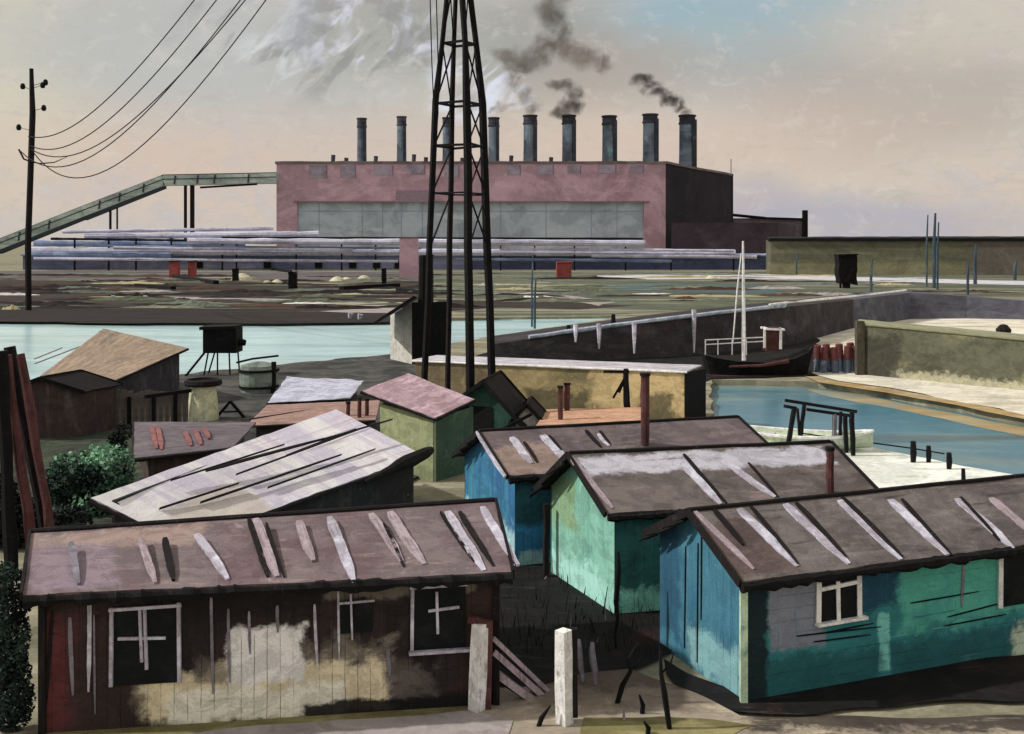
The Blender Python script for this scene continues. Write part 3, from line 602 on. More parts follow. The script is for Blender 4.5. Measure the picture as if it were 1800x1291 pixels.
# board fence
fr = thing('board_fence', 'dark weathered board fence between the umber hut and the cream tank', 'fence', tuple(G(170, 742)))
fa, fb = G(168, 756), G(332, 744)
fpm = MB()
for i in range(15):
    a = fa.lerp(fb, i/15); b = fa.lerp(fb, (i+.94)/15); h = 1.35+random.uniform(-.06, .06)
    if i < 5: h += .1
    fpm.panel(a, b, [(0, 0), ((b-a).length, 0), ((b-a).length, h+random.uniform(-.03, .03)), (0, h)], .03, 0, V((0, -1, 0)))
fpm.build('boards', paint('fence_boards', C(76, 70, 66, .58), [('streak', C(112, 98, 82, .58), 8, .5, .5, .66, .7), ('streak', C(44, 42, 42, .58), 7, .5, .52, .66, .8)]), fr)
for x in (176, 227, 270, 309):
    pm = MB(); b0 = fa.lerp(fb, (x-168)/164)+V((0, -.09, 0)); pm.bar(b0, b0+V((0, 0, 1.2)), .12); pm.build('post', ink, fr)
rm = MB(); rm.bar(fa+V((1.9, -.06, 1.28)), fb+V((0.1, -.06, 1.3)), .1, .14); rm.build('rail', ink, fr)
# tanks
def lathe(m, c, prof, n=20, mi=0):
    c = V(c); rings = [[c+V((r*math.cos(2*math.pi*j/n), r*math.sin(2*math.pi*j/n), z)) for j in range(n+1)] for r, z in prof]
    uv = []; acc = 0
    for i, (r, z) in enumerate(prof):
        if i: acc += math.hypot(r-prof[i-1][0], z-prof[i-1][1])
        uv.append([(2*math.pi*.5*j/n, acc) for j in range(n+1)])
    m.grid(rings, uv, mi)
tb = G(357, 741)
tk = thing('water_tank', 'cream tapered water tank with a dark rim, right of the board fence', 'tank', tuple(tb))
m = MB(); lathe(m, tb, [(0, 0), (.62, 0), (.6, .5), (.5, 1.45), (0, 1.45)]); m.build('body', paint('cream_tank', C(208, 204, 160, .9), [('streak', C(176, 182, 160, .9), 3, .4, .48, .62, .7), ('streak', C(120, 132, 126, .9), 2, .4, .58, .68, .6)]), tk, smooth=False)
m = MB(); lathe(m, tb, [(0, 1.452), (.7, 1.45), (.76, 1.52), (.72, 1.66), (.6, 1.7), (.56, 1.6), (0, 1.56)]); m.build('rim', inkbrown, tk)
tb = G(455, 692)
tk = thing('cistern', 'grey green cistern with black hoops and a raised lid bar near the canal', 'tank', tuple(tb))
m = MB(); lathe(m, tb, [(0, 0), (.82, 0), (.9, .5), (.9, 1.1), (.84, 1.35), (.3, 1.5), (0, 1.52)]); m.build('body', paint('grey_green_tank', C(128, 138, 124, .86), [('streak', C(84, 92, 86, .86), 2, .6, .48, .64, .8), ('cloud', C(170, 176, 158, .86), 2, .56, .7, .6)]), tk)
for z, r in ((.35, .9), (1.12, .93)):
    m = MB(); lathe(m, tb, [(r-.04, z-.06), (r+.04, z-.05), (r+.04, z+.05), (r-.04, z+.06)]); m.build('hoop', ink, tk)
m = MB(); m.tube([tb+V((-1, -.3, 1.5)), tb+V((-.3, 0, 1.65)), tb+V((.9, .2, 1.78))], .05, 6); m.build('lid_bar', ink, tk)
m = MB(); m.tube([tb+V((.75, -.4, 0)), tb+V((.8, -.4, 1.55))], [.14, .12], 6); m.build('post', inkbrown, tk)
# hopper on stilts
hb = G(392, 661); s_ = hb.y/F
hp = thing('hopper', 'black square hopper on thin stilts with a slanting chute at the canal edge', 'hopper', tuple(hb))
m = MB(); w = 29*s_; z0, z1 = 42*s_, 84*s_
m.box(hb+V((0, 0, (z0+z1)/2)), V((w, 0, 0)), V((0, w*.8, 0)), V((0, 0, (z1-z0)/2))); m.build('bin', ink, hp)
m = MB(); m.box(hb+V((-.1, 0, z1+.06)), V((w*1.08, 0, .03)), V((0, w*.9, 0)), V((0, 0, .08))); m.build('lid', ink, hp)
m = MB(); m.tube([hb+V((w, -.1, z0+.55)), hb+V((w+.35, -.1, z0+.5))], [.22, .16], 8); m.build('spout', ink, hp)
for dx, dy, ex in ((-.75, -.5, -.25), (-.2, -.5, .0), (.5, -.5, .05), (.8, .4, .1), (-.6, .5, -.4)):
    m = MB(); m.tube([hb+V((w*dx+ex, w*dy, 0)), hb+V((w*dx, w*dy, z0+.05))], .045, 6); m.build('leg', ink, hp)
m = MB(); m.bar(hb+V((-w*.9, -w*.7, z0+.05)), hb+V((-58*s_, -w*.9, .08)), .2, .12); m.build('chute', ink, hp)
# pale sheeted roof and lower roofs between hopper and barn
m_sheet = paint('white_sheeting', C(196, 196, 210, 1.0), [('streak', C(160, 158, 172, .98), .6, 4, .48, .64, .8), ('streak', C(220, 220, 232, 1.0), .5, 3, .54, .68, .8)])
wsr = (P(470, 708, 46), P(615, 700, 47), P(640, 668, 51), P(505, 662, 51.5))
q = lambda i, dx, dy, L_=wsr: zf(L_[i])+V((dx, dy, 0))
wsd = quad_shed('lean_to', 'low lean to under crumpled white sheeting, left of the pink roofed shed', q(0, .3, .3), q(3, .3, -.3), q(1, -.3, .3), wsr[0].z-.1, wsr[3].z-.1, wsr[1].z-.1, wsr[2].z-.1, m_dk, m_dk, m_sheet, inkbrown, cat='lean to', roofpts=wsr, B=q(2, -.3, -.3), jz=.06)
m_sal = paint('dull_salmon_roofing', C(158, 124, 110), [('streak', C(120, 92, 86), .6, 4, .5, .66, .8), ('cloud', C(190, 160, 140), 1, .56, .7, .6)])
slr = (P(432, 748, 39), P(660, 738, 39.5), P(668, 704, 43), P(470, 712, 43.5))
q2 = lambda i, dx, dy: zf(slr[i])+V((dx, dy, 0))
sl = quad_shed('lean_to', 'flat salmon roofed lean to with short red stubs, behind the lilac roofed barn', q2(0, .3, .3), q2(3, .3, -.3), q2(1, -.3, .3), slr[0].z-.1, slr[3].z-.1, slr[1].z-.1, slr[2].z-.1, m_dk2, m_dk2, m_sal, inkbrown, cat='lean to', roofpts=slr, B=q2(2, -.3, -.3))
for x, y0, y1 in ((612, 708, 732), (632, 700, 735), (645, 702, 732)):
    stovepipe(sl, x, y0, y1, 7, sl.t)
rb = MB(); rb.tube(wobline(hit(440, 738, sl.c[0], sl.n), hit(610, 712, sl.c[0], sl.n), 8, .02), .05, 6); rb.build('roof_batten', inkbrown, sl.t)
# little dark A-frame
ap = thing('frame_stand', 'small black peaked timber stand at the foot of the cream tank', 'stand', tuple(G(405, 738)))
ab = G(405, 738)
for sx in (-1, 1):
    m = MB(); m.bar(ab+V((sx*.62, 0, .02)), ab+V((0, 0, .74)), .14, .1); m.build('leg', ink, ap)
m = MB(); m.bar(ab+V((-.3, .06, .3)), ab+V((.32, .06, .32)), .06); m.build('crossbar', inkbrown, ap)
# grey violet shed roof with red strokes
gvr = (P(236, 806, 30.5), P(410, 786, 31.5), P(450, 742, 35.5), P(236, 742, 35.5))
q3 = lambda i, dx, dy: zf(gvr[i])+V((dx, dy, 0))
m_gv = paint('grey_violet_felt', C(104, 94, 98), [('streak', C(126, 112, 112), .5, 3, .5, .66, .7), ('streak', C(80, 68, 72), .5, 3, .54, .66, .7)])
gv = quad_shed('shed', 'low grey violet roofed shed with five red boards laid on it', q3(0, .3, .3), q3(3, .3, -.3), q3(1, -.3, .3), gvr[0].z-.1, gvr[3].z-.1, gvr[1].z-.1, gvr[2].z-.1, m_dk2, m_dk2, m_gv, inkbrown, group='allotment sheds', roofpts=gvr, B=q3(2, -.3, -.3))
for x0, y0, x1, y1 in ((266, 752, 277, 790), (276, 752, 285, 792), (326, 760, 335, 785), (344, 756, 353, 783), (358, 754, 367, 772)):
    strip(gv.t, 'board', hit(x0, y0, gv.c[0], gv.n), hit(x1, y1, gv.c[0], gv.n), .15, .02, gv.n, paint('red_board', C(142, 90, 88), [('cloud', C(112, 70, 70), 4, .5, .66, .7)]))

# leaning posts, far left
for i, (x0, y0, x1, y1, w, mt, lb) in enumerate(((18, 610, 48, 770, .26, inkbrown, 'dark leaning post, inner one of the leaning cluster at left edge'), (36, 622, 58, 752, .22, redbrown, 'rusty red leaning post, rightmost of the leaning cluster at left edge'),
        (10, 625, 25, 735, .24, redbrown, 'rusty red leaning post in the middle of the leaning cluster at left edge'), (2, 618, 10, 780, .3, ink, 'black leaning post, outermost of the leaning cluster at left edge'))):
    Yp = 24.6-i*.25; tp = P(x0, y0, Yp); bt = P(x1, y1, Yp); dd = (bt-tp)/(tp.z-bt.z); bt = bt+dd*max(0, bt.z)
    m = MB(); m.tube(wobline(bt, tp, 7, .02), [w*.5*random.uniform(.85, 1.1) for _ in range(8)], 8); tag(m.build('post', mt), lb, 'post', 'leaning posts')

# ------------------------------------------------------------------ green lean-to, small gabled huts, salmon hut, ochre store
m_bt = paint('bottle_green_planks', C(36, 66, 54, .56), [('streak', C(26, 50, 44, .56), 3, .5, .5, .66, .7)])
Kg = G(905, 790); Lg = G(800, 782)
gh = gable_shed('hut', 'dark green hut with a black door opening and crossed rafters near the pink roofed shed', Lg, Kg, V((.2, .98, 0)), 2.4, 1.5, 1.15, 2.3, m_bt, m_bt, inkbrown, ink, group='allotment sheds', over=.25, eave=.5)
ng = V((Kg-Lg)); ng = V((ng.y, -ng.x, 0)).normalized(); ng = ng if ng.y < 0 else -ng
a, b = hit(820, 780, Kg, ng), hit(866, 716, Kg, ng)
m = MB(); xz = V((-ng.y, ng.x, 0)); xz = xz if xz.x > 0 else -xz; wd_ = (b-a).dot(xz)
m.box(a+xz*wd_/2+V((0, 0, .05+(b.z-.05)/2-a.z))+ng*.02, xz*wd_/2, ng*.02, V((0, 0, (b.z-.05)/2))); m.build('door', ink, gh.t)
m = MB(); m.bar(P(935, 728, Kg.y-.5), P(858, 768, Kg.y-.5), .1, .1); m.build('rafter', ink, gh.t)
Kh = G(950, 800)+V((0, 1.2, 0)); Lh = G(905, 800)+V((0, 1.2, 0))
ch_ = gable_shed('hut', 'tiny cream gabled hut with brown rafters behind the blue shed roof', Lh, Kh, V((.1, 1, 0)), 1.6, 1.05, 1.05, 1.5, m_wg, m_wg, inkbrown, inkbrown, group='allotment sheds', over=.15, eave=.12)
m_so = paint('salmon_roofing', C(194, 146, 112), [('streak', C(172, 118, 88), .5, 2, .5, .66, .7), ('streak', C(214, 176, 142), .5, 3, .54, .66, .8)])
sor = (P(940, 752, 36.5), P(1128, 752, 36), P(1128, 716, 40), P(960, 720, 40.5))
q4 = lambda i, dx, dy: zf(sor[i])+V((dx, dy, 0))
so = quad_shed('shed', 'low shed with a salmon orange roof and twin red pipes, below the ochre store', q4(0, .3, .3), q4(3, .3, -.3), q4(1, -.3, .3), sor[0].z-.1, sor[3].z-.1, sor[1].z-.1, sor[2].z-.1, m_dk2, m_dk2, m_so, inkbrown, group='allotment sheds', roofpts=sor, B=q4(2, -.3, -.3))
stovepipe(so, 985, 680, 738, 9, so.t); stovepipe(so, 997, 675, 722, 10, so.t)
m_oc = paint('ochre_render', C(134, 118, 78, .56), [('streak', C(102, 92, 64, .56), .35, 1.4, .46, .62, .85), ('rect', C(180, 154, 104, .56), 8.2, 12, .4, 2.2, .5, .85), ('rect', C(74, 68, 46, .56), 5.2, 8, -.2, 1.1, .5, .9), ('rect', C(72, 68, 48, .56), 10.2, 11.5, -.1, 1.2, .35, .8), ('rect', C(84, 72, 54, .56), -.2, 3.6, -.1, 2.2, .6, .7), ('cloud', C(154, 132, 86, .56), .7, .56, .7, .6)])
Ko = G(730, 716); Ro = G(1203, 748); Lo = Ko+V((.9, 2.0, 0))
oc = quad_shed('store', 'long ochre rendered store with a white edged flat roof and black end beside the basin', Ko, Lo, Ro, 2.0, 2.0, 2.08, 2.08, m_oc, m_oc, paint('pale_flat_roof', C(198, 192, 196, .98), [('streak', C(150, 140, 140), .3, 2, .5, .66, .8)]), whitepaint, cat='building', over=.12, nu=30, nv=4)
m = MB(); dd = (Ro-Ko).normalized(); nn = V((dd.y, -dd.x, 0)); m.panel(Ro+dd*.09+nn*.02, Ro+dd*.09+nn*.02+V((1.05, 1.6, 0)), [(0, 0), (1.9, 0), (1.9, 2.06), (0, 2.06)], .05, 0, V((1, -.5, 0))); m.build('end_wall', ink, oc.t)
# hoist post, tall pole
hb = G(1108, 772)+V((0, .6, 0)); s_ = hb.y/F
ho = thing('hoist', 'black hoist post with a short jib and braces in front of the ochre store', 'hoist', tuple(hb))
m = MB(); m.tube(wobline(hb, hb+V((-.1, 0, 118*s_)), 6, .02), [.1, .12, .13, .13, .12, .11, .1], 7); m.build('post', ink, ho)
m = MB(); tp = hb+V((-.08, 0, 112*s_)); m.bar(tp+V((.1, 0, .02)), tp+V((-.85, -.05, .04)), .09); m.build('jib', ink, ho)
for dx, dz in ((-.5, -.95), (-.28, -.75)):
    m = MB(); m.bar(tp+V((0, 0, -.1)), tp+V((dx, -.05, dz)), .07); m.build('brace', ink, ho)
m = MB(); m.bar(hb+V((0, 0, .9)), hb+V((.75, -.1, .25)), .09); m.build('brace', ink, ho)
m = MB(); b0 = hb+V((.5, .1, 0)); m.tube([b0, b0+V((.02, 0, 1.9))], .06, 6); tag(m.build('pole', inkbrown), 'thin dark pole right of the hoist post', 'pole')

# ------------------------------------------------------------------ lattice pylon
tc = V((-1.97, 41.0, 0))
py = thing('lattice_pylon', 'tall black four legged lattice pylon rising through the top of the picture', 'pylon', tuple(tc))
prof = [(0, 1.42), (5, 1.2), (7.1, 1.13), (12.4, .92), (16.3, .46), (21.5, .28), (31, .1)]
def prad(z):
    for (a, ra), (b, rb_) in zip(prof, prof[1:]):
        if z <= b: return ra+(rb_-ra)*(z-a)/(b-a)
    return .1
ANG = [math.radians(a) for a in (21+180, 180-68-0, 291, 21)]
ANG = [math.radians(201), math.radians(111), math.radians(291), math.radians(21)]
def pl(i, z): return tc+V((math.cos(ANG[i])*prad(z), math.sin(ANG[i])*prad(z)*1.0, z))
order = [0, 1, 3, 2]
for i in range(4):
    zs = [0, 2.5, 5, 7.1, 9.5, 12.4, 14.5, 16.3, 18.5, 21.5, 26, 31]
    wdt = (.13, .12, .17, .16)[i]
    m = MB(); pts = [pl(i, z)+V((random.uniform(-.02, .02), 0, 0)) for z in zs]
    rad = [wdt*(1.0 if z < 13 else .75 if z < 18 else .5) for z in zs]
    m.tube(pts, rad, 5, wob=.12); m.build('leg', inkbrown if i == 1 else ink, py)
for z in (9.0, 10.75, 12.35, 14.6, 17.5, 20.5):
    for k in range(4):
        a, b = order[k], order[(k+1) % 4]
        m = MB(); m.bar(pl(a, z), pl(b, z+random.uniform(-.06, .06)), .085 if z > 9.5 else .06); m.build('crossbar', ink, py)
for z0, z1 in ((7.0, 9.0), (9.0, 10.75), (10.75, 12.35), (12.35, 14.6), (14.6, 17.5), (17.5, 20.5), (20.5, 24), (24, 28)):
    for k in range(4):
        a, b = order[k], order[(k+1) % 4]
        if k in (1, 3) and z0 > 9 and z0 < 20:
            continue
        if (k % 2 == 0) or z0 > 12:
            m = MB(); m.bar(pl(a, z0), pl(b, z1), .05); m.build('brace', ink, py)
        if k != 1 and (k == 2 or z0 > 12):
            m = MB(); m.bar(pl(b, z0), pl(a, z1), .045); m.build('brace', inkbrown, py)
arms = []
for z, L_ in ((28.4, 1.2), (30, .9)):
    m = MB(); m.bar(tc+V((-L_, 0, z)), tc+V((L_, 0, z)), .09); m.build('crossarm', ink, py)
    arms += [tc+V((-L_, 0, z)), tc+V((L_, 0, z))]
for i, (x0, x1, yb) in enumerate(((756, 763, 300), (767, 770, 250))):
    m = MB(); top = P(x0-4, -180, 40.4); bt = P(x1, yb, 40.4); bt.z = prad(0)*0+bt.z
    m.tube([arms[0] if i == 0 else arms[2], P(x0, 0, 40.6), P(x0+3, 110, 40.6), P(x1, 200, 40.6), pl(0, zat(yb+60, 40.6))], .022, 5); m.build('down_lead', inkbrown, py)
# ------------------------------------------------------------------ utility pole and overhead cables
pb = G(50, 546); Yp = pb.y; sp = Yp/F
up = thing('utility_pole', 'tall dark wooden pole with insulators on the far canal bank', 'pole', tuple(pb))
m = MB(); m.tube([P(50, 548, Yp), P(49, 430, Yp), P(54, 300, Yp), P(57, 200, Yp), P(55, 121, Yp)], [.33, .34, .33, .34, .22], 8, wob=.08); m.build('shaft', inkbrown, up)
for x, y in ((40, 152), (75, 150), (77, 190), (33, 224), (80, 145)):
    m = MB(); p = P(x, y, Yp-.1); lathe(m, p-V((0, 0, .35)), [(0, 0), (.2, .05), (.28, .3), (.2, .6), (0, .7)], 10)
    a = P(56 if x > 55 else 54, y+6, Yp); m.bar(p, a, .05); m.build('insulator', ink, up)
cables = [(P(50, 240, Yp), arms[0], 4.2, 'overhead cable hanging highest between far pole and lattice pylon'), (P(52, 256, Yp), arms[0]+V((.5, 0, -.5)), 4.9, 'overhead cable second from top between far pole and pylon'),
          (P(54, 262, Yp), arms[1]+V((-.4, 0, -.6)), 5.6, 'overhead cable in the middle of the bundle from far pole to pylon'), (P(36, 266, Yp), arms[0]+V((.9, 0, -1.0)), 6.6, 'overhead cable hung from the outer side of the far pole'), (P(60, 270, Yp), arms[1]+V((-.9, 0, -1.1)), 7.6, 'lowest sagging overhead cable from the far pole to the pylon')]
for a, b, sg, lb in cables:
    pts = [a.lerp(b, t/30)-V((0, 0, sg*4*(t/30)*(1-t/30)*(1.25-.5*t/30))) for t in range(31)]
    m = MB(); m.tube(pts, [.055*p.y/110+.003 for p in pts], 5); tag(m.build('overhead_cable', inkbrown), lb, 'cable', 'overhead cables')
pts = [P(60, 250, Yp), P(85, 274, Yp-6), P(110, 282, Yp-10), P(145, 280, Yp-14), P(170, 270, Yp-16), P(186, 254, Yp-18)]
m = MB(); m.tube([P(33, 263, Yp+.2), P(42, 280, Yp), P(52, 284, Yp-.2)]+[P(70, 288, Yp-.6), P(95, 286, Yp-1), P(118, 276, Yp-2)], [.1, .1, .09, .08, .06, .03], 5); m.build('slack_lead', ink, up)

# ------------------------------------------------------------------ embankment, rail, workboat, drums, long green building
pl_px = [(862, 606, 646), (960, 592, 640), (1080, 575, 634), (1200, 560, 628), (1300, 549, 618), (1400, 538, 606), (1500, 527, 578), (1600, 515, 562), (1700, 521, 561), (1800, 530, 563), (2100, 548, 578), (2500, 566, 610)]
m_emb = soil('dark_embankment', C(44, 40, 41, .56), [('streak', C(64, 60, 62, .56), .05, .6, .48, .64, .8), ('streak', C(34, 32, 34, .56), .08, .8, .52, .66, .8), ('cloud', C(74, 50, 44, .56), .25, .56, .7, .7)])
m_embr = soil('grey_causeway', C(66, 66, 72, .56), [('streak', C(86, 84, 88, .56), .05, .6, .48, .64, .8), ('streak', C(58, 54, 60, .56), .06, .8, .52, .66, .8)])
def bank(name, pts, mat, depth):
    m = MB(); rows = [[], [], [], []]
    for x, yt, yb in pts:
        b = G(x, yb); z = zat(yt, b.y+.8); t = V(((x-CX)*(b.y+.8)/F, b.y+.8, z))
        out = V((0, 1, 0))
        rows[0].append(b+V((0, 0, -.1))); rows[1].append(t); rows[2].append(t+out*depth); rows[3].append(V((t.x, t.y+depth+1, -.1)))
    m.grid(rows, [[(i*3, j) for i in range(len(pts))] for j in range(4)])
    return m.build(name, mat, loc=(0, 0, 0))
o = bank('embankment', pl_px[:7], m_emb, 6); kind(o, 'structure')
o = bank('causeway', pl_px[6:], m_embr, 6); kind(o, 'structure')
rl = thing('handrail', 'white painted handrail with uprights along the top of the dark embankment', 'railing', tuple(G(1200, 628)))
def toppt(x):
    for (xa, ta, ba), (xb, tb_, bb) in zip(pl_px, pl_px[1:]):
        if xa <= x <= xb:
            u = (x-xa)/(xb-xa); yt = ta+(tb_-ta)*u
            Y = (G(xa, ba).y+.8)*(1-u)+(G(xb, bb).y+.8)*u
            return P(x, yt, Y)
m = MB(); pts = [toppt(x)+V((0, -.1, .12)) for x in range(930, 1400, 30)]
m.tube(pts, .13, 6, wob=.2); m.build('rail', paint('pale_blue_rail', C(186, 196, 206, .98), [('streak', C(130, 150, 160, .98), 2, 1, .5, .64, .8)]), rl)
m = MB(); pts = [toppt(x)+V((0, -.1, .3)) for x in range(1352, 1600, 30)]; m.tube(pts, .09, 6, wob=.2); m.build('rail', whitepaint, rl)
for x, y0, y1 in ((1012, 572, 602), (1053, 570, 614), (1115, 568, 622), (1220, 545, 620)):
    p = toppt(x); b = p+V((0, -.45, 0)); Yq = p.y-.5
    m = MB(); m.tube([P(x, y0, Yq), P(x, (y0+y1)/2, Yq-.3), P(x, y1, Yq-.65)], [.16, .12, .05], 6); m.build('upright', palestrip, rl)
for x, h_ in ((1079, 22), (1000, 14)):
    b = toppt(x); m = MB(); m.tube([b+V((0, .3, -.3)), b+V((0, .3, h_*b.y/F))], [.2, .12], 7); tag(m.build('bollard', ink), 'black bollard on the embankment, %s' % ('the taller one near the middle uprights' if x == 1079 else 'the shorter one left of the uprights'), 'bollard', 'embankment bollards')
# workboat
Yb = G(1320, 668, -.3).y; sb = Yb/F
wb = thing('workboat', 'black hulled workboat with white mast, white rails and red brown wheelhouse', 'boat', (P(1320, 668, Yb).x, Yb, -.3))
hull = MB(); rows = []; uv = []
xs = [1236, 1250, 1290, 1340, 1390, 1415, 1428]; topy = [622, 626, 632, 634, 628, 618, 606]
for x, ty in zip(xs, topy):
    f = (x-1236)/(1428-1236); wdt = 1.15*math.sin(math.pi*min(.96, .12+.84*f))**.5
    c = P(x, 668, Yb); zt = zat(ty, Yb); inn = -14 if x > 1400 else (10 if x < 1245 else 0)
    b = V((c.x+inn*sb, Yb, -.5))
    rows.append([V((c.x, Yb-wdt, zt)), V((b.x, Yb-wdt*.8, -.1)), V((b.x, Yb-wdt*.3, -.5)), V((b.x, Yb+wdt*.3, -.5)), V((b.x, Yb+wdt*.8, -.1)), V((c.x, Yb+wdt, zt)), V((c.x, Yb, zt-.05)), V((c.x, Yb-wdt, zt))])
    uv.append([(x*sb, j*.4) for j in range(8)])
hull.grid(rows, uv); hull.face(rows[0][:6]); hull.face(rows[-1][:6][::-1]); hull.build('hull', ink, wb)
m = MB(); m.tube([P(1282, 645, Yb-1.15), P(1340, 643, Yb-1.32), P(1386, 635, Yb-1.22)], [.06, .09, .12], 6); m.build('rubbing_strake', redbrown, wb)
m = MB(); m.tube([P(1240, 660, Yb-1.0), P(1300, 664, Yb-1.2), P(1400, 662, Yb-.85)], [.05, .1, .05], 6); m.build('waterline_stripe', paint('maroon_stripe', C(92, 44, 44)), wb)
m = MB(); m.tube([P(1308, 634, Yb), P(1307, 520, Yb), P(1306, 424, Yb)], [.13, .1, .05], 7, wob=.12); m.build('mast', whitepaint, wb)
m = MB(); m.tube([P(1288, 606, Yb-.1), P(1296, 510, Yb), P(1303, 445, Yb)], [.03, .05, .03], 5); m.build('stay', whitepaint, wb)
m = MB(); c0 = P(1357, 596, Yb); m.box(c0, V((13*sb, 0, 0)), V((0, .5, 0)), V((0, 0, 20*sb))); ca = m.build('wheelhouse', paint('wheelhouse_red', C(84, 50, 44), [('cloud', C(58, 38, 35), 3, .5, .66, .7)]), wb)
m = MB(); m.box(P(1358, 578, Yb), V((17*sb, 0, -.02)), V((0, .6, 0)), V((0, 0, .05))); m.build('roof', whitepaint, ca)
m = MB(); m.bar(P(1344, 612, Yb-.52), P(1344, 580, Yb-.52), .1); m.bar(P(1372, 614, Yb-.52), P(1372, 580, Yb-.52), .14); m.build('frame', whitepaint, ca)
m = MB()
for y0, y1 in ((598, 593), (606, 600)): m.bar(P(1240, y0, Yb-.75), P(1346, y1, Yb-.75), .055)
for x in (1240, 1262, 1287, 1312): m.bar(P(x, 624, Yb-.77), P(x, 597, Yb-.77), .05)
m.build('guard_rail', whitepaint, wb)
# red drums
m_drum = paint('drum_red', C(112, 62, 60), [('streak', C(96, 48, 50), 2, .6, .5, .66, .7)]); m_drumb = paint('drum_blue', C(92, 104, 120), [('cloud', C(180, 184, 190), 1.4, .54, .66, .8)])
proto = None
for i in range(8):
    x = 1437+i*10.3; b = G(x, 655+(i % 2)*2); rr = 6.4*b.y/F; hh = (48+4*(i % 3))*b.y/F
    if proto is None:
        d0 = thing('drum', 'x', 'drum', tuple(b)); m = MB(); lathe(m, b, [(0, 0), (rr, 0), (rr, hh*.5), (0, hh*.5)], 12); m.build('lower_band', m_drumb, d0)
        m = MB(); lathe(m, b, [(0, hh*.502), (rr*1.04, hh*.5), (rr*1.04, hh*.72), (rr*1.1, hh*.74), (rr*1.04, hh*.76), (rr*1.02, hh*.97), (rr*.8, hh), (0, hh)], 12); m.build('barrel', m_drum, d0)
        proto = d0; o = d0
    else:
        o = proto.copy(); COL.objects.link(o); o.location = b
        for c in proto.children:
            k = c.copy(); COL.objects.link(k); k.parent = o
        o.scale = (1, 1, random.uniform(.88, 1.1)); o.rotation_euler = (random.uniform(-.04, .04), random.uniform(-.12, .12), 0)
    tag(o, 'upright red and grey blue drum in the row between workboat and olive building', 'drum', 'row of red drums')
m_ol = paint('olive_render', C(76, 76, 58, .56), [('streak', C(60, 60, 44, .56), .4, .8, .46, .62, .85), ('cloud', C(118, 114, 82, .56), .3, .52, .68, .8), ('rect', C(150, 144, 116, .56), 1.8, 16, -.2, .4, .5, .8), ('rect', C(42, 40, 34, .56), -.2, 2.2, -.1, 2.2, .5, .7)])
K5, R5 = G(1514, 660), G(1960, 704); L5 = K5+V((1.0, 3.2, 0))
ol = quad_shed('warehouse', 'long low olive green warehouse with flat mossy roof on the cream quay', K5, L5, R5, 2.75, 2.75, 2.35, 2.35, m_ol, m_ol, paint('moss_roof', C(120, 118, 90, .58), [('streak', C(84, 84, 62, .58), .4, 2, .5, .66, .7)]), paint('moss_edge', C(104, 102, 76, .58)), cat='building', over=.1, nu=30, nv=4)
m = MB(); m.bar(K5+V((-.12, -.1, 0)), K5+V((-.12, -.1, 2.95)), .42, .4); m.build('corner_pier', paint('dark_pier', C(62, 56, 46, .56), [('cloud', C(86, 80, 60, .56), 2, .5, .66, .7)]), ol.t)
m = MB(); p = P(1764, 592, 61); lathe(m, p-V((0, 0, .4)), [(0, 0), (.3, 0), (.36, .5), (.42, .8), (.2, 1.05), (0, 1.1)], 10); m.build('vent', inkbrown, ol.t)

# ------------------------------------------------------------------ rowing boat, jetty frame, mooring posts
Kbt = G(1278, 782); rows = []; uv = []; A0, A1 = G(1286, 783), G(1535, 796)
rb_ = thing('rowing_boat', 'pale green rowing boat with a white gunwale drawn up on the sand', 'boat', tuple((A0+A1)/2))
dr = (A1-A0); Lr = dr.length; dr = dr/Lr; nr = V((-dr.y, dr.x, 0))
hull = MB(); gun = []
for i in range(15):
    f = i/14; wv = .75*(math.sin(math.pi*(.13+.87*f))**.6 if f < 1 else 0); zt = .62-.12*math.sin(math.pi*f)+.1*(f > .8)*(f-.8)*5
    c = A0.lerp(A1, f); kz = .03+.25*max(0, f-.75)*4*.6
    ring = []
    for k in range(9):
        a = math.pi*k/8; ring.append(c+nr*(-math.cos(a)*wv*(1 if abs(math.cos(a)) > .9 else .93))+V((0, 0, zt-(zt-kz)*math.sin(a)**.7)))
    inner = [c+nr*(math.cos(math.pi*k/4)*wv*.85)+V((0, 0, zt-.02-(zt-.15)*.7*math.sin(math.pi*k/4))) for k in range(5)]
    rows.append(ring+inner); uv.append([(f*Lr, k*.2) for k in range(14)]); gun.append((ring[0], ring[8]))
hull.grid(rows, uv); hull.face(rows[0][:9]); hull.build('hull', paint('pale_green_hull', C(196, 206, 172, .95), [('streak', C(164, 178, 140, .95), .4, 3, .5, .66, .8), ('streak', C(220, 224, 206, 1.0), .4, 3, .55, .68, .7)]), rb_)
for k in (0, 1):
    m = MB(); m.tube([g_[k]+V((0, 0, .02)) for g_ in gun], [.055]*15, 6); m.build('gunwale', whitepaint, rb_)
for f in (.3, .55):
    i = int(f*14); m = MB(); a, b = gun[i]; m.bar(a.lerp(b, .08)-V((0, 0, .1)), a.lerp(b, .92)-V((0, 0, .1)), .2, .04); m.build('thwart', palestrip, rb_)
jb = G(1440, 798); s_ = jb.y/F
jt = thing('landing_frame', 'black timber landing frame with double top beam standing over the rowing boat', 'frame', tuple(jb))
def J(x, y, dy=0.0): return P(x, y, jb.y+dy)
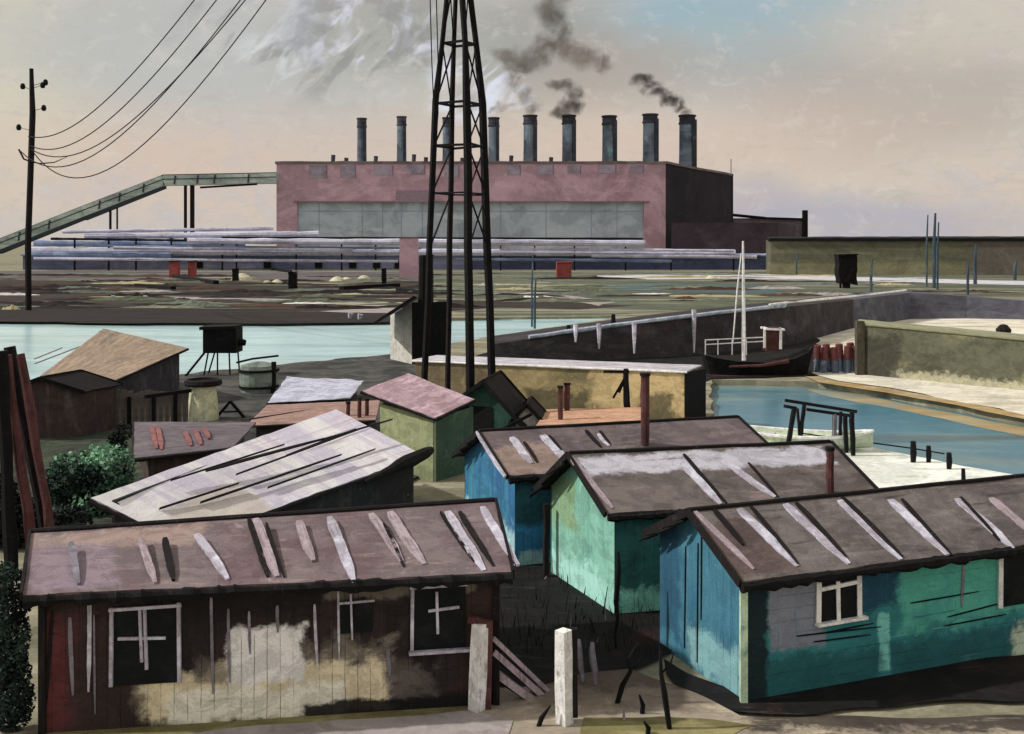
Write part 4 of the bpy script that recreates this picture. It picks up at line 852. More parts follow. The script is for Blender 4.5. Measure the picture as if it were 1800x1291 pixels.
for x0, y0, x1, y1, w, dy in ((1396, 718, 1384, 790, .17, -.15), (1402, 718, 1406, 768, .1, .9), (1414, 712, 1408, 762, .14, .9), (1468, 728, 1466, 774, .16, .9), (1478, 724, 1476, 775, .12, .8), (1486, 730, 1488, 786, .15, -.1), (1497, 724, 1500, 818, .17, -.6)):
    a, b = J(x0, y0, dy), J(x1, y1, dy); k = (a.z)/(a.z-b.z); b = a+(b-a)*k
    m = MB(); m.tube(wobline(b, a, 5, .012), [w*.45, w*.5, w*.55, w*.5, w*.55, w*.5], 6); m.build('leg', ink if dy < .5 else greystrip if x0 in (1468,) else inkbrown, jt)
for x0, y0, x1, y1, dy in ((1380, 704, 1506, 724, -.1), (1378, 714, 1400, 718, -.1), (1418, 720, 1494, 731, .9)):
    m = MB(); m.bar(J(x0, y0, dy), J(x1, y1, dy), .1); m.build('beam', ink, jt)
m = MB(); m.tube([J(1408, 762, .2), J(1480, 772, .2), J(1600, 788, .3), J(1660, 798, .4)], .025, 5); m.build('mooring_line', ink, jt)
for x, y0, y1, w, lb in ((1605, 776, 816, .19, 'thickest black mooring post of four on the pale sand'), (1632, 784, 816, .16, 'second black mooring post from the landing frame on pale sand'), (1668, 796, 828, .17, 'third black mooring post from the landing frame on pale sand'), (1693, 824, 876, .12, 'slimmest black mooring post, next to the teal shed roof')):
    b = G(x, y1); m = MB(); hgt = (y1-y0)*b.y/F; m.tube([b, b+V((.01, 0, hgt*.5)), b+V((0, 0, hgt))], [w*.42, w*.55, w*.45], 7); tag(m.build('mooring_post', ink), lb, 'post', 'mooring posts')
for i, (x0, y0, x1, y1) in enumerate(((1246, 752, 1286, 733), (1252, 756, 1284, 744))):
    m = MB(); a = P(x0, y0, 33.2); b = P(x1, y1, 33.6); m.tube([a, b], [.06, .04], 6); m.build('ridge_spar', ink, blue.t)

# ------------------------------------------------------------------ fence posts and rails in the foreground
def fpost(x, y0, y1, wpx, mat, lb, cap=None, lean=0):
    b = G(x, y1); h = (y1-y0)*b.y/F; w = wpx*b.y/F
    t = thing('fence_post', lb, 'post', tuple(b), 'foreground fence posts')
    m = MB(); m.tube([b, b+V((lean*.3, 0, h*.4)), b+V((lean*.7, 0, h*.75)), b+V((lean, 0, h))], [w*.54, w*.56, w*.54, w*.5], 4, wob=.08); m.build('shaft', mat, t)
    return t, b, h, w
t1, b1, h1, w1 = fpost(838, 1096, 1256, 28, lilacpost, 'whitewashed fence post with rusty edges at the brown shed corner', lean=.05)
m = MB()
m.bar(b1+V((.17, .05, 0)), b1+V((.2, .05, h1+.02)), .09, .1)
m.bar(b1+V((-.13, .03, h1+.06)), b1+V((.23, .03, h1-.03)), .12, .09)
m.build('rusty_backing', redbrown, t1)
t2, b2, h2, w2 = fpost(993, 1108, 1280, 29, lilacpost, 'whitewashed fence post standing alone on the beige path', lean=-.02)
m = MB(); m.bar(b2+V((.15, .04, .15)), b2+V((.14, .04, h2+.01)), .08, .1); m.build('dark_backing', inkbrown, t2)
for i, (x0, y0, x1, y1, w, mt, lb) in enumerate(((866, 1122, 964, 1218, .075, pinkstrip, 'upper slanting rosy rail between the two whitewashed posts'), (866, 1145, 952, 1224, .1, pinkstrip, 'middle slanting rosy rail between the two whitewashed posts'), (862, 1176, 936, 1232, .12, pinkstrip, 'lowest and thickest slanting rosy rail between the whitewashed posts'))):
    a = P(x0, y0, b1.y+.05+.1*i); b = G(x1, y1+3)+V((0, 0, .04)); m = MB(); m.bar(a, b, w, w*.9); m.bar(a-V((0, -.05, w*.8)), b-V((0, -.05, w*.3)), w*.7, w*.7, mi=1)
    m.bar(a, V((b1.x+.15, b1.y+.04, a.z+.03)), w*.7, w*.7, mi=1)
    tag(m.build('rail', [mt, ink]), lb, 'rail', 'slanting rails')
for x, y0, y1, w, lb in ((1024, 1124, 1205, 10, 'pale thin stake right of the lone whitewashed post'), (1047, 1130, 1210, 10, 'pale thin stake, farther of two from the lone whitewashed post')):
    b = G(x, y1); m = MB(); m.tube(wobline(b, b+V((-.06, 0, (y1-y0)*b.y/F)), 5, .012), [.03, .04, .05, .055, .05, .03], 6); tag(m.build('stake', greystrip), lb, 'stake', 'pale garden stakes')
twigs = [(((1082, 1244), (1094, 1205), (1108, 1180), (1104, 1160), (1122, 1130)), 'crooked black sapling stem on the bare path'), (((1178, 1290), (1168, 1220), (1162, 1185), (1160, 1130)), 'crooked black stem growing at the blue gable corner'), (((1128, 1262), (1130, 1240), (1124, 1222)), 'short black stem between the two crooked stems'), (((1138, 1300), (1140, 1280), (1132, 1268)), 'stubby black stem in the olive turf'), (((944, 1285), (952, 1262), (968, 1240)), 'black twig leaning left of the lone white post'), (((1097, 1275), (1096, 1246)), 'short grey peg on the path near the lone white post')]
for px, lb in twigs:
    b = G(*px[0]); m = MB(); pts = [P(x, y, b.y+random.uniform(-.05, .05)) for x, y in px]; pts[0] = b
    m.tube(pts, [.03+.015*random.random() for _ in pts[:-1]]+[.012], 6, wob=.2)
    if len(pts) > 3: m.tube([pts[2], pts[2]+V((.14, .05, .12)), pts[2]+V((.2, .05, .3))], [.018, .014, .006], 5)
    tag(m.build('stem', ink if 'grey' not in lb else greystrip), lb, 'plant', 'bare stems on the path')

# ------------------------------------------------------------------ foliage
m_leaf = paint('leaf_green', C(54, 84, 62, .5), [('cloud', C(104, 142, 110, .5), .9, .5, .6, .9), ('cloud', C(22, 34, 33, .6), .9, .46, .6, .95), ('cloud', C(140, 148, 112, .6), 1.3, .62, .7, .7)], coord='Object', bump=0, dry=0, grain=.08)
m_leafd = paint('leaf_dark', C(22, 27, 27, .72), [('cloud', C(44, 56, 50, .72), 1.0, .52, .66, .8)], coord='Object', bump=0, dry=0)
m_leafb = paint('leaf_brown', C(104, 95, 88, .72), [('cloud', C(126, 116, 106, .72), .12, .48, .66, .8), ('cloud', C(92, 84, 78, .72), .1, .5, .66, .8)], coord='Object', bump=0, dry=0, grain=.05, wash=0)
m_leafm = paint('leaf_murky', C(40, 54, 46, .6), [('cloud', C(84, 104, 84, .6), 1.6, .54, .68, .8), ('cloud', C(22, 30, 29, .6), 1.3, .46, .6, .95)], coord='Object', bump=0, dry=0, grain=.08)
m_leafs = paint('scrub_leaf', C(30, 28, 28, .72), [('cloud', C(54, 50, 46, .72), 1.4, .5, .66, .8)], coord='Object', bump=0)
def leafy(name, label, cat, base, clumps, n, size, mat, stem=True, group=None, squash=1.0):
    base = V(base); t = thing(name, label, cat, tuple(base), group)
    m = MB(); tot = sum(r[1][0]*r[1][2] for r in clumps)
    for c, r in clumps:
        k = int(n*r[0]*r[2]/tot); c = base+V(c)
        for _ in range(k):
            while True:
                d = V((random.uniform(-1, 1), random.uniform(-1, 1), random.uniform(-1, 1)))
                if d.length <= 1: break
            d *= .55+.45*random.random()**.4/max(d.length, .3)*min(1, d.length+.3) if random.random() < .75 else 1
            p = c+V((d.x*r[0], d.y*r[1], d.z*r[2]))
            p += V(noise.noise_vector(p*1.1/size*.12))*size*1.6
            if p.z < base.z+.02: p.z = base.z+.02+random.random()*size
            a = V((random.gauss(0, 1), random.gauss(0, 1), random.gauss(0, .8))).normalized(); b = a.cross(V((random.gauss(0, 1), random.gauss(0, 1), random.gauss(0, 1)))).normalized()
            s1, s2 = size*random.uniform(.5, 1.2), size*random.uniform(.3, .7)
            m.face([p-a*s1, p+b*s2, p+a*s1, p-b*s2])
    m.build('crown' if cat == 'tree' else 'foliage', mat, t, weld=False)
    if stem:
        m = MB(); zt = max(c[2] for c, r in clumps)
        m.tube([base+V((0, 0, -.05)), base+V((.03, 0, zt*.4)), base+V((-.02, .02, zt*.85))], [size*.5, size*.4, size*.2], 7)
        for c, r in clumps:
            m.tube([base+V((.02, 0, zt*.3)), base+V((c[0]*.5, c[1]*.5, c[2]*.75)), base+V(c)], [size*.28, size*.2, size*.08], 5)
        m.build('trunk', inkbrown, t)
    return t
leafy('bush', 'rounded green bush between the umber hut and the lilac roofed barn', 'bush', G(160, 905), [((-.5, 0, .9), (.8, .7, .8)), ((.35, .1, 1.15), (.75, .7, .75)), ((0, 0, .5), (1.2, .8, .6)), ((.7, .1, .7), (.5, .5, .6))], 5200, .085, m_leaf)
leafy('bush', 'dark bush filling the corner behind the brown shed at left', 'bush', G(60, 960), [((-.6, 0, .6), (1.0, .7, .7)), ((.5, 0, .5), (.9, .6, .55)), ((-1.2, .2, .9), (.8, .7, .9))], 5200, .085, m_leafd)
leafy('bush', 'ragged black shrub at the left end of the red board shed', 'bush', G(212, 812), [((0, 0, .45), (.3, .3, .4)), ((.1, 0, .95), (.3, .25, .35)), ((-.15, 0, .7), (.25, .25, .3))], 700, .07, m_leafd)
leafy('shrub', 'narrow dark evergreen shrub at the left end wall of the brown shed', 'bush', G(18, 1290), [((0, 0, .5), (.35, .3, .55)), ((-.05, 0, 1.2), (.36, .3, .6)), ((-.1, .1, 1.9), (.34, .3, .6))], 7000, .045, m_leafm)
m = MB(); rnd = random.Random(5)
for k in range(420):
    u, v = rnd.random(), rnd.random()
    b = G(880+270*u, 1012+150*v); h_ = rnd.uniform(.05, .32)*(1 if rnd.random() < .85 else 2); w_ = rnd.uniform(.006, .02)
    t_ = b+V((rnd.uniform(-.1, .1), rnd.uniform(-.08, .08), h_)); a_ = rnd.uniform(0, 3.14); d_ = V((math.cos(a_), math.sin(a_), 0))*w_
    m.face([b-d_, b+d_, t_+d_*.3, t_-d_*.3], None, 0 if rnd.random() < .95 else 1)
o = tag(m.build('undergrowth', [m_leafs, greystrip], loc=tuple(G(985, 1110)), weld=False), 'dark dry undergrowth on the soil between brown and mint sheds', 'undergrowth'); kind(o, 'stuff')
# ------------------------------------------------------------------ power station
def wallbox(name, pts, z0, z1, mat, parent=None, **k):   # upright prism over a plan polygon
    m = MB(); n = len(pts); acc = 0
    for i in range(n):
        a, b = V(pts[i]), V(pts[(i+1) % n]); L_ = (b-a).length
        m.face([V((a.x, a.y, z0)), V((b.x, b.y, z0)), V((b.x, b.y, z1)), V((a.x, a.y, z1))], [(acc, z0), (acc+L_, z0), (acc+L_, z1), (acc, z1)]); acc += L_
    m.face([V((p[0], p[1], z1)) for p in pts]); m.face([V((p[0], p[1], z0)) for p in pts][::-1])
    return m.build(name, mat, parent, **k)
Y0 = 400.0; sF = Y0/F
fx = lambda px, Y=Y0: (px-CX)*Y/F
zt = zat(284, Y0)
p0, p1 = V((fx(486), Y0, 0)), V((fx(1170), Y0, 0)); p2 = V((fx(1288, 468), 468, 0)); p3 = V((fx(520, 468), 468, 0))
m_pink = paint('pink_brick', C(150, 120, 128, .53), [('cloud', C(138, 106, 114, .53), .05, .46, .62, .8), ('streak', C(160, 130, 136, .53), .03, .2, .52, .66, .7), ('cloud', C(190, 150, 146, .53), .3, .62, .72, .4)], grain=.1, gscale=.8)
m_fside = paint('shaded_brick', C(38, 33, 40, .6), [('cloud', C(28, 25, 31, .6), .05, .44, .62, .9), ('streak', C(56, 49, 57, .56), .1, .03, .58, .72, .6)], grain=.1, gscale=.8, dry=.1)  # pink brick again, with the shade of the turned-away side put into it
m_fglass = paint('grey_glazing', C(134, 142, 148, .53), [('cloud', C(116, 124, 130, .53), .06, .46, .62, .8), ('streak', C(152, 158, 160, .53), .03, .2, .54, .68, .7)], grain=.06, gscale=.8, rough=.6)
m_fwin = paint('grey_louvre', C(128, 118, 128, .53), [('cloud', C(108, 98, 108, .53), .3, .46, .62, .8)], grain=.06, gscale=.8)
ps = thing('power_station', 'huge pink brick power station with a row of nine chimneys and a dark side', 'factory', tuple((p0+p1)/2))
gx0, gx1 = fx(522), fx(1132); gz0, gz1 = 2.0, zat(356, Y0)
m = MB()
m.panel(p0, p1, [(0, 0), (gx0-p0.x, 0), (gx0-p0.x, gz1), (gx1-p0.x, gz1), (gx1-p0.x, 0), ((p1-p0).length, 0), ((p1-p0).length, zt), (0, zt)], 1.6, 0, V((0, -1, 0)))
m.build('front_wall', m_pink, ps)
m = MB(); m.panel(V((gx0-.4, Y0+1.1, 0)), V((gx1+.4, Y0+1.1, 0)), [(0, 0), (gx1-gx0+.8, 0), (gx1-gx0+.8, gz1+.3), (0, gz1+.3)], .3, 0, V((0, -1, 0))); gl = m.build('glazing', m_fglass, ps)
m = MB()
for px in (560, 636, 672, 705, 742, 880, 960, 1040, 1085): m.bar(V((fx(px), Y0+1.05, 0)), V((fx(px), Y0+1.05, gz1)), .16)
m.bar(V((gx0, Y0+1.0, gz1-3.2)), V((gx1, Y0+1.0, gz1-3.2)), .12)
m.build('glazing_bar', paint('glazing_bar', C(112, 120, 126, .53)), gl)
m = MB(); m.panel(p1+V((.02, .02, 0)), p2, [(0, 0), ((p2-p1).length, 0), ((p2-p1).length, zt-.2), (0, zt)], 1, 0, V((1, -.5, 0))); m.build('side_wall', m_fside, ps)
m = MB(); m.panel(p0+V((0, .02, 0)), p3, [(0, 0), ((p3-p0).length, 0), ((p3-p0).length, zt-.2), (0, zt)], 1, 0, V((-1, -.3, 0))); m.build('side_wall', m_pink, ps)
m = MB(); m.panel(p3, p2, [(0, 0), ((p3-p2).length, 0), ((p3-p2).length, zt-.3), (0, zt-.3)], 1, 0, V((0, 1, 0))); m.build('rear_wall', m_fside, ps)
m = MB(); m.slab(p0+V((-.4, -.4, zt+.02)), p1+V((.4, -.4, zt+.02)), p2+V((.4, .4, zt-.18)), p3+V((-.4, .4, zt-.18)), .9, 40, 8, .12, .15); m.build('roof', paint('sooty_roof', C(92, 80, 80, .58), [('streak', C(120, 112, 104, .58), .05, .3, .5, .66, .7)], gscale=.8), ps)
for x0, x1, y0, y1 in ((543, 574, 291, 314), (598, 624, 290, 313), (658, 690, 292, 308), (714, 746, 290, 307), (782, 806, 291, 312), (892, 914, 290, 308), (946, 972, 290, 307), (998, 1020, 291, 305), (1052, 1082, 290, 305), (1108, 1130, 291, 304)):
    a, b = P(x0, y1, Y0-.06), P(x1, y0, Y0-.06); m = MB(); c = (a+b)/2; m.box(c, V(((b.x-a.x)/2, 0, 0)), V((0, .08, 0)), V((0, 0, (b.z-a.z)/2))); wn = m.build('window', m_fwin, ps)
    m = MB(); m.bar(V((b.x+.1, Y0-.1, a.z)), V((b.x+.1, Y0-.1, b.z)), .25); m.build('frame', paint('sooty_frame', C(96, 80, 90, .53)) if x0 == 543 else bpy.data.materials['sooty_frame'], wn)
a, b = P(696, 356, Y0-.3), P(758, 335, Y0-.3); m = MB(); m.box((a+b)/2, V(((b.x-a.x)/2, 0, 0)), V((0, .5, 0)), V((0, 0, (b.z-a.z)/2))); m.build('hood', paint('hood_grey', C(116, 98, 106, .53)), ps)
m = MB(); m.bar(V((gx0-1, Y0-.25, gz1+.2)), V((gx1+2, Y0-.25, gz1+.2)), .5, .55); m.build('lintel', paint('lintel_grey', C(104, 88, 88, .53)), ps)
m_chim = paint('chimney_slate', C(92, 104, 112, .58), [('streak', C(62, 70, 78, .58), .8, .1, .46, .6, .85), ('streak', C(110, 146, 140, .58), .6, .08, .56, .66, .7)], gscale=1)
m_chimd = paint('chimney_soot', C(46, 48, 54, .58), [('cloud', C(70, 72, 78, .58), .5, .5, .66, .7)], gscale=1)
for i, (px, yt, wpx) in enumerate(((636, 208, 14), (706, 205, 14), (788, 207, 17), (868, 207, 16), (932, 203, 20), (1000, 203, 20), (1071, 204, 21), (1143, 201, 22), (1208, 203, 24))):
    Yc = 424+i*1.2; b = P(px, 284, Yc); r = wpx*Yc/F/2*1.18; top = zat(yt, Yc)
    m = MB(); lathe(m, V((b.x, Yc, 0)), [(r*1.06, zt-1), (r, zt+6), (r*.97, top-1.2)], 16); c = m.build('chimney', m_chim, ps)
    m = MB(); lathe(m, V((b.x, Yc, 0)), [(r*.6, top-4), (r*1.1, top-3.6), (r*1.1, top-3), (r*1.0, top-2.8), (r*1.0, top-.6), (r*1.12, top-.5), (r*1.12, top), (r*.7, top), (r*.6, top-3)], 16); m.build('cap', m_chimd, c)
    m = MB(); m.bar(V((b.x+r*.75, Yc-r*.8, zt-.5)), V((b.x+r*.75, Yc-r*.8, top-2)), r*.55, r*.5); m.build('dark_side_bar', m_chimd, c)  # dark bar up the right side of the chimney
for px, h_ in ((585, 13), (608, 8), (660, 11), (727, 14), (748, 9), (812, 8), (898, 12), (968, 9)):
    b = P(px, 282, 405); m = MB(); m.tube([V((b.x, 405, zt-.5)), V((b.x+.2, 405, zt+h_*.21))], [.7, .8], 8); m.build('roof_vent', m_chimd, ps)
m = MB(); m.bar(V((fx(1285, 466), 466, zt-1)), V((fx(1285, 466), 466, zt+6)), .25); m.build('lightning_rod', ink, ps)
m = MB(); m.panel(V((fx(1272, 462), 460, 0)), V((fx(1293, 462), 470, 0)), [(0, 0), (6, 0), (6, zt-6), (0, zt-6)], 3, 0, V((0, -1, 0))); m.build('stair_tower', m_pink, ps)
# side annexes
an = wallbox('annexe', [(fx(1180, 385), 385, 0), (fx(1368, 385), 385, 0), (fx(1400, 430), 430, 0), (fx(1230, 395), 398.5, 0)], 0, zat(392, 385), paint('maroon_black_wall', C(44, 36, 42, .47), [('cloud', C(60, 48, 56, .47), .06, .48, .64, .8)], gscale=.8))
tag(an, 'dark maroon annexe block in front of the power station side', 'building')
an = thing('annexe', 'low grey violet annexe with a dark roof line right of the power station', 'building', (fx(1350, 470), 470, 0))
wallbox('wall', [(fx(1284, 470), 470, 0), (fx(1414, 470), 470, 0), (fx(1420, 500), 500, 0), (fx(1290, 500), 500, 0)], 0, zat(384, 470), paint('grey_violet_wall', C(92, 80, 86, .56), [('streak', C(120, 110, 112, .56), .05, .2, .5, .66, .7)], gscale=.8), an)
m = MB(); m.bar(V((fx(1284, 469), 469, zat(378, 470))), V((fx(1345, 469), 469, zat(384, 470))), 1.2); m.bar(V((fx(1345, 469), 469, zat(384, 470))), V((fx(1412, 469), 469, zat(386, 470))), 1.0); m.build('roof_edge', ink, an)
m = MB(); m.bar(V((fx(1415, 469), 469, 0)), V((fx(1415, 469), 469, zat(370, 470))), 2.0); m.build('corner_post', ink, an)
# right hand long low building
Kd, Rd = V((fx(1355, 262), 262, 0)), V((fx(1900, 248), 248, 0))
m_dyke = paint('dark_olive_wall', C(76, 74, 56, .56), [('streak', C(94, 96, 72, .56), .02, .25, .46, .62, .8), ('streak', C(54, 52, 44, .56), .02, .3, .52, .66, .8), ('rect', C(112, 106, 76, .56), -5, 48, -.5, 2.6, 1.2, .7), ('rect', C(84, 76, 68, .56), 44, 100, -2, 12, 5, .85)], gscale=1)
dy_ = thing('long_shed', 'very long dark olive shed with a black flat roof on the right skyline', 'building', tuple(Kd))
wallbox('wall', [tuple(Kd), tuple(Rd), (Rd.x+3, Rd.y+18, 0), (Kd.x+3, Kd.y+18, 0)], 0, zat(420, 256), m_dyke, dy_)
m = MB(); m.slab(Kd+V((-.5, -.5, zat(419, 256))), Rd+V((.5, -.5, zat(419, 256))), Rd+V((3, 18, zat(415, 256))), Kd+V((3, 18, zat(415, 256))), .7, 40, 3, .08, .1); m.build('roof', ink, dy_)
# conveyor bridge
cv = thing('conveyor', 'grey green inclined conveyor gallery on trestles leading up to the power station', 'conveyor', (fx(100, 395), 395, 0))
m_cv = paint('grey_green_cladding', C(140, 150, 142, .58), [('streak', C(108, 122, 118, .58), .04, .5, .46, .62, .8), ('streak', C(166, 170, 158, .58), .05, .5, .54, .66, .7)], gscale=.8)
path = [(-160, 505), (0, 431), (150, 372), (290, 318), (488, 314)]
Yv = 398
for i in range(4):
    a, b = P(path[i][0], path[i][1], Yv), P(path[i+1][0], path[i+1][1], Yv)
    m = MB(); m.bar(a, b, 4.2, 3.7); m.build('gallery', m_cv, cv)
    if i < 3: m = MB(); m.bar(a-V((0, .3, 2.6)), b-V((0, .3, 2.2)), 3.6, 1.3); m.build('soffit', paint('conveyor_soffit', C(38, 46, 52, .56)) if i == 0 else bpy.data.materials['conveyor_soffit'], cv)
    m = MB(); m.bar(a+V((0, -1.8, 1.95)), b+V((0, -1.8, 1.95)), .35); m.bar(a+V((0, -2.15, .4)), b+V((0, -2.15, .4)), .25); m.build('edge_beam', inkbrown, cv)
for f, seg in ((.25, 1), (.6, 1), (.2, 2), (.45, 2), (.75, 2), (.1, 3), (.3, 3), (.45, 3), (.75, 3)):
    a = P(*path[seg], Yv).lerp(P(*path[seg+1], Yv), f); m = MB(); m.bar(a+V((0, -2.2, -1.5)), a+V((.4, -2.2, 1.6)), .5); m.build('rib', m_chimd, cv)
for px, wv in ((326, .9), (338, 1.3), (194, .7), (206, .5)):
    yy = 318 if px > 300 else 372-(px-150)*.385
    a = P(px, yy, Yv); m = MB(); m.bar(V((a.x, Yv, 0)), a-V((0, 0, 1.5)), wv); m.build('trestle', inkbrown, cv)
m = MB(); m.bar(P(352, 330, Yv-2), P(452, 324, Yv-2), .7); m.build('catwalk', ink, cv)
# pipelines and the long low works
pp = thing('pipeline', 'pale lavender overhead pipelines on trestles across the far bank', 'pipeline', (fx(600, 300), 300, 0))
m_lav = paint('lavender_pipe', C(190, 188, 202, .82), [('streak', C(146, 140, 156, .82), .6, .06, .46, .62, .8), ('streak', C(206, 202, 214, .82), .5, .08, .54, .66, .7)], gscale=1)
m_blu = paint('blue_grey_pipe', C(104, 116, 138, .58), [('streak', C(66, 84, 112, .58), .5, .05, .46, .62, .8), ('streak', C(150, 152, 166, .58), .5, .06, .56, .68, .7)], gscale=1)
for x0, y0, x1, y1, r, mt, Yq in ((330, 424, 1134, 428, .85, m_lav, 296), (50, 441, 1292, 446, 1.05, m_lav, 300), (110, 408, 480, 402, .5, m_lav, 304), (150, 416, 560, 412, .9, m_lav, 302), (60, 428, 430, 430, .8, m_blu, 301), (55, 448, 300, 450, .9, m_blu, 298), (390, 418, 1130, 420, .3, ink, 297), (150, 432, 740, 437, .3, m_blu, 297), (200, 436, 620, 440, .45, m_lav, 296), (60, 455, 700, 460, .4, m_lav, 297), (880, 438, 1290, 441, .4, m_lav, 297), (800, 456, 1180, 459, .45, m_blu, 297), (90, 420, 330, 423, .35, ink, 297), (1040, 450, 1330, 452, .5, m_lav, 297)):
    m = MB(); a, b = P(x0, y0, Yq), P(x1, y1, Yq); m.tube(wobline(a, b, 24, .08), [r*random.uniform(.8, 1.1) for _ in range(25)], 8); m.build('pipe', mt, pp)
for px in (130, 190, 238, 300, 390, 415, 520, 600, 660, 880, 940, 1010, 1100, 1180, 1290):
    m = MB(); m.bar(V((fx(px, 299), 299.5, 0)), V((fx(px, 299), 299.5, zat(418 if px < 1135 else 446, 299))), .4); m.build('trestle', inkbrown, pp)
wk = thing('works_shed', 'long low blue grey works shed beneath the lavender pipelines', 'building', (fx(600, 310), 310, 0))
m_wk = paint('blue_grey_wall', C(104, 106, 126, .53), [('streak', C(78, 84, 108, .53), .02, .3, .46, .62, .85), ('streak', C(134, 132, 146, .53), .03, .3, .54, .68, .8), ('rect', C(52, 58, 82, .56), 125, 220, -2, 6, 2, .9)], gscale=1)
wallbox('wall', [(fx(40, 308), 308, 0), (fx(1370, 308), 308, 0), (fx(1370, 316), 316, 0), (fx(40, 316), 316, 0)], 0, zat(449, 308), m_wk, wk)
m = MB(); m.slab(V((fx(36, 307), 307, zat(448, 307))), V((fx(1374, 307), 307, zat(448, 307))), V((fx(1370, 317), 317, zat(446, 317))), V((fx(40, 317), 317, zat(446, 317))), .4, 50, 2, .06, .1); m.build('roof', m_blu, wk)
for px in (620, 662, 700, 560, 470, 350):
    a = P(px, 466, 307.7); m = MB(); m.box(a, V((1.0, 0, 0)), V((0, .2, 0)), V((0, 0, .9))); m.build('window', ink, wk)
b = V((fx(719, 235), 235, 0)); tw = thing('brick_pier', 'slim pink brick pier standing left of the pylon below the pipelines', 'tower', tuple(b))
m = MB(); m.box(b+V((0, 0, 4.2)), V((1.9, 0, 0)), V((0, 1.6, 0)), V((0, 0, 4.2))); m.build('shaft', m_pink, tw)
m = MB(); m.box(b+V((0, 0, 8.55)), V((2.05, 0, 0)), V((0, 1.75, 0)), V((0, 0, .15))); m.build('cap', paint('pier_cap', C(120, 92, 96)), tw)
# things on the far bank
m_redh = paint('rust_red_sheet', C(158, 74, 66), [('streak', C(126, 58, 54), .5, .2, .5, .66, .7)], gscale=2)
for px, y, wpx, h_, lb in ((307, 488, 15, 27, 'rust red upright bin, left of a pair on the far left bank'), (338, 487, 12, 26, 'rust red upright bin, narrower right one of a pair on far left bank'), (991, 488, 26, 26, 'rust red cabin alone below the pipelines right of the pylon')):
    b = G(px, y); s_ = b.y/F
    t = thing('bin' if px < 900 else 'cabin', lb, 'bin' if px < 900 else 'cabin', tuple(b), 'red sheds on the far bank')
    m = MB(); m.box(b+V((0, 0, h_*s_/2)), V((wpx*s_/2, 0, 0)), V((0, wpx*s_/2, 0)), V((0, 0, h_*s_/2))); m.build('body', m_redh, t)
    m = MB(); m.box(b+V((wpx*.05*s_, 0, h_*s_+.12)), V((wpx*s_*.56, 0, .1)), V((0, wpx*s_*.6, 0)), V((0, 0, .1))); m.build('lid', inkbrown if px < 900 else m_redh, t)
m_heap = paint('cream_heap', C(200, 192, 158, .98), [('cloud', C(150, 138, 112, .98), .5, .5, .66, .7)], coord='Object', gscale=2)
for i, (px, y, w) in enumerate(((487, 497, 8), (470, 497, 6), (593, 494, 11), (609, 493, 8), (640, 491, 10), (1250, 490, 8), (425, 492, 16))):
    b = G(px, y); s_ = b.y/F; m = MB(); lathe(m, b, [(w*s_*(1.25+.1*math.sin(i)), -.05), (w*s_*1.0, w*s_*.3), (w*s_*.5, w*s_*.62), (0, w*s_*.72)], 14)
    tag(m.build('sand_heap', m_heap), 'small cream sand heap on the brown far bank', 'heap', 'cream heaps on the far bank')
for i, (px, y, w, h_, lb) in enumerate(((515, 508, 14, 28, 'black upright kiosk on the brown far bank left of cream heaps'), (414, 494, 10, 20, 'slim black kiosk on the far bank near red bins'), (1487, 507, 32, 58, 'large black ragged coal bunker on the right far bank'), (675, 500, 8, 26, 'narrow dark blue kiosk left of the pink pier'), (750, 560, 22, 108, 'tall black silo behind the boathouse'))):
    b = G(px, y); s_ = b.y/F; t = thing('bunker' if px == 1487 else 'silo' if px == 750 else 'kiosk', lb, 'bunker' if px == 1487 else 'silo' if px == 750 else 'kiosk', tuple(b))
    m = MB(); z0 = 0 if px != 1487 else 8*s_
    pts = [(-.5, -.4), (.5, -.4), (.55, .4), (-.5, .4)]
    for q_ in range(1):
        m.slab(b+V((-w*s_/2, -w*s_*.4, z0)), b+V((w*s_/2, -w*s_*.4, z0)), b+V((w*s_/2, -w*s_*.4+.01, h_*s_)), b+V((-w*s_/2, -w*s_*.4+.01, h_*s_)), w*s_*.8, 6, 6, .04*w*s_/2, .1*w*s_, down=(0, 1, 0))
    m.build('body', ink, t)
    m = MB(); m.tube([b+V((0, -.2, -.05)), b+V((0, -.2, z0+.3))], w*s_*.22, 6); m.bar(b+V((-w*s_*.3, 0, 0)), b+V((-w*s_*.3, 0, z0+.3)), w*s_*.1); m.build('base', inkbrown, t)
    m = MB(); m.box(b+V((0, 0, h_*s_+.1)), V((w*s_*.54, 0, .05)), V((0, w*s_*.5, 0)), V((0, 0, .1))); m.build('lid', ink, t)
m_bp = paint('blue_black_pole', C(48, 62, 72, .58), [('streak', C(86, 98, 104, .58), 2, .4, .52, .66, .7)])
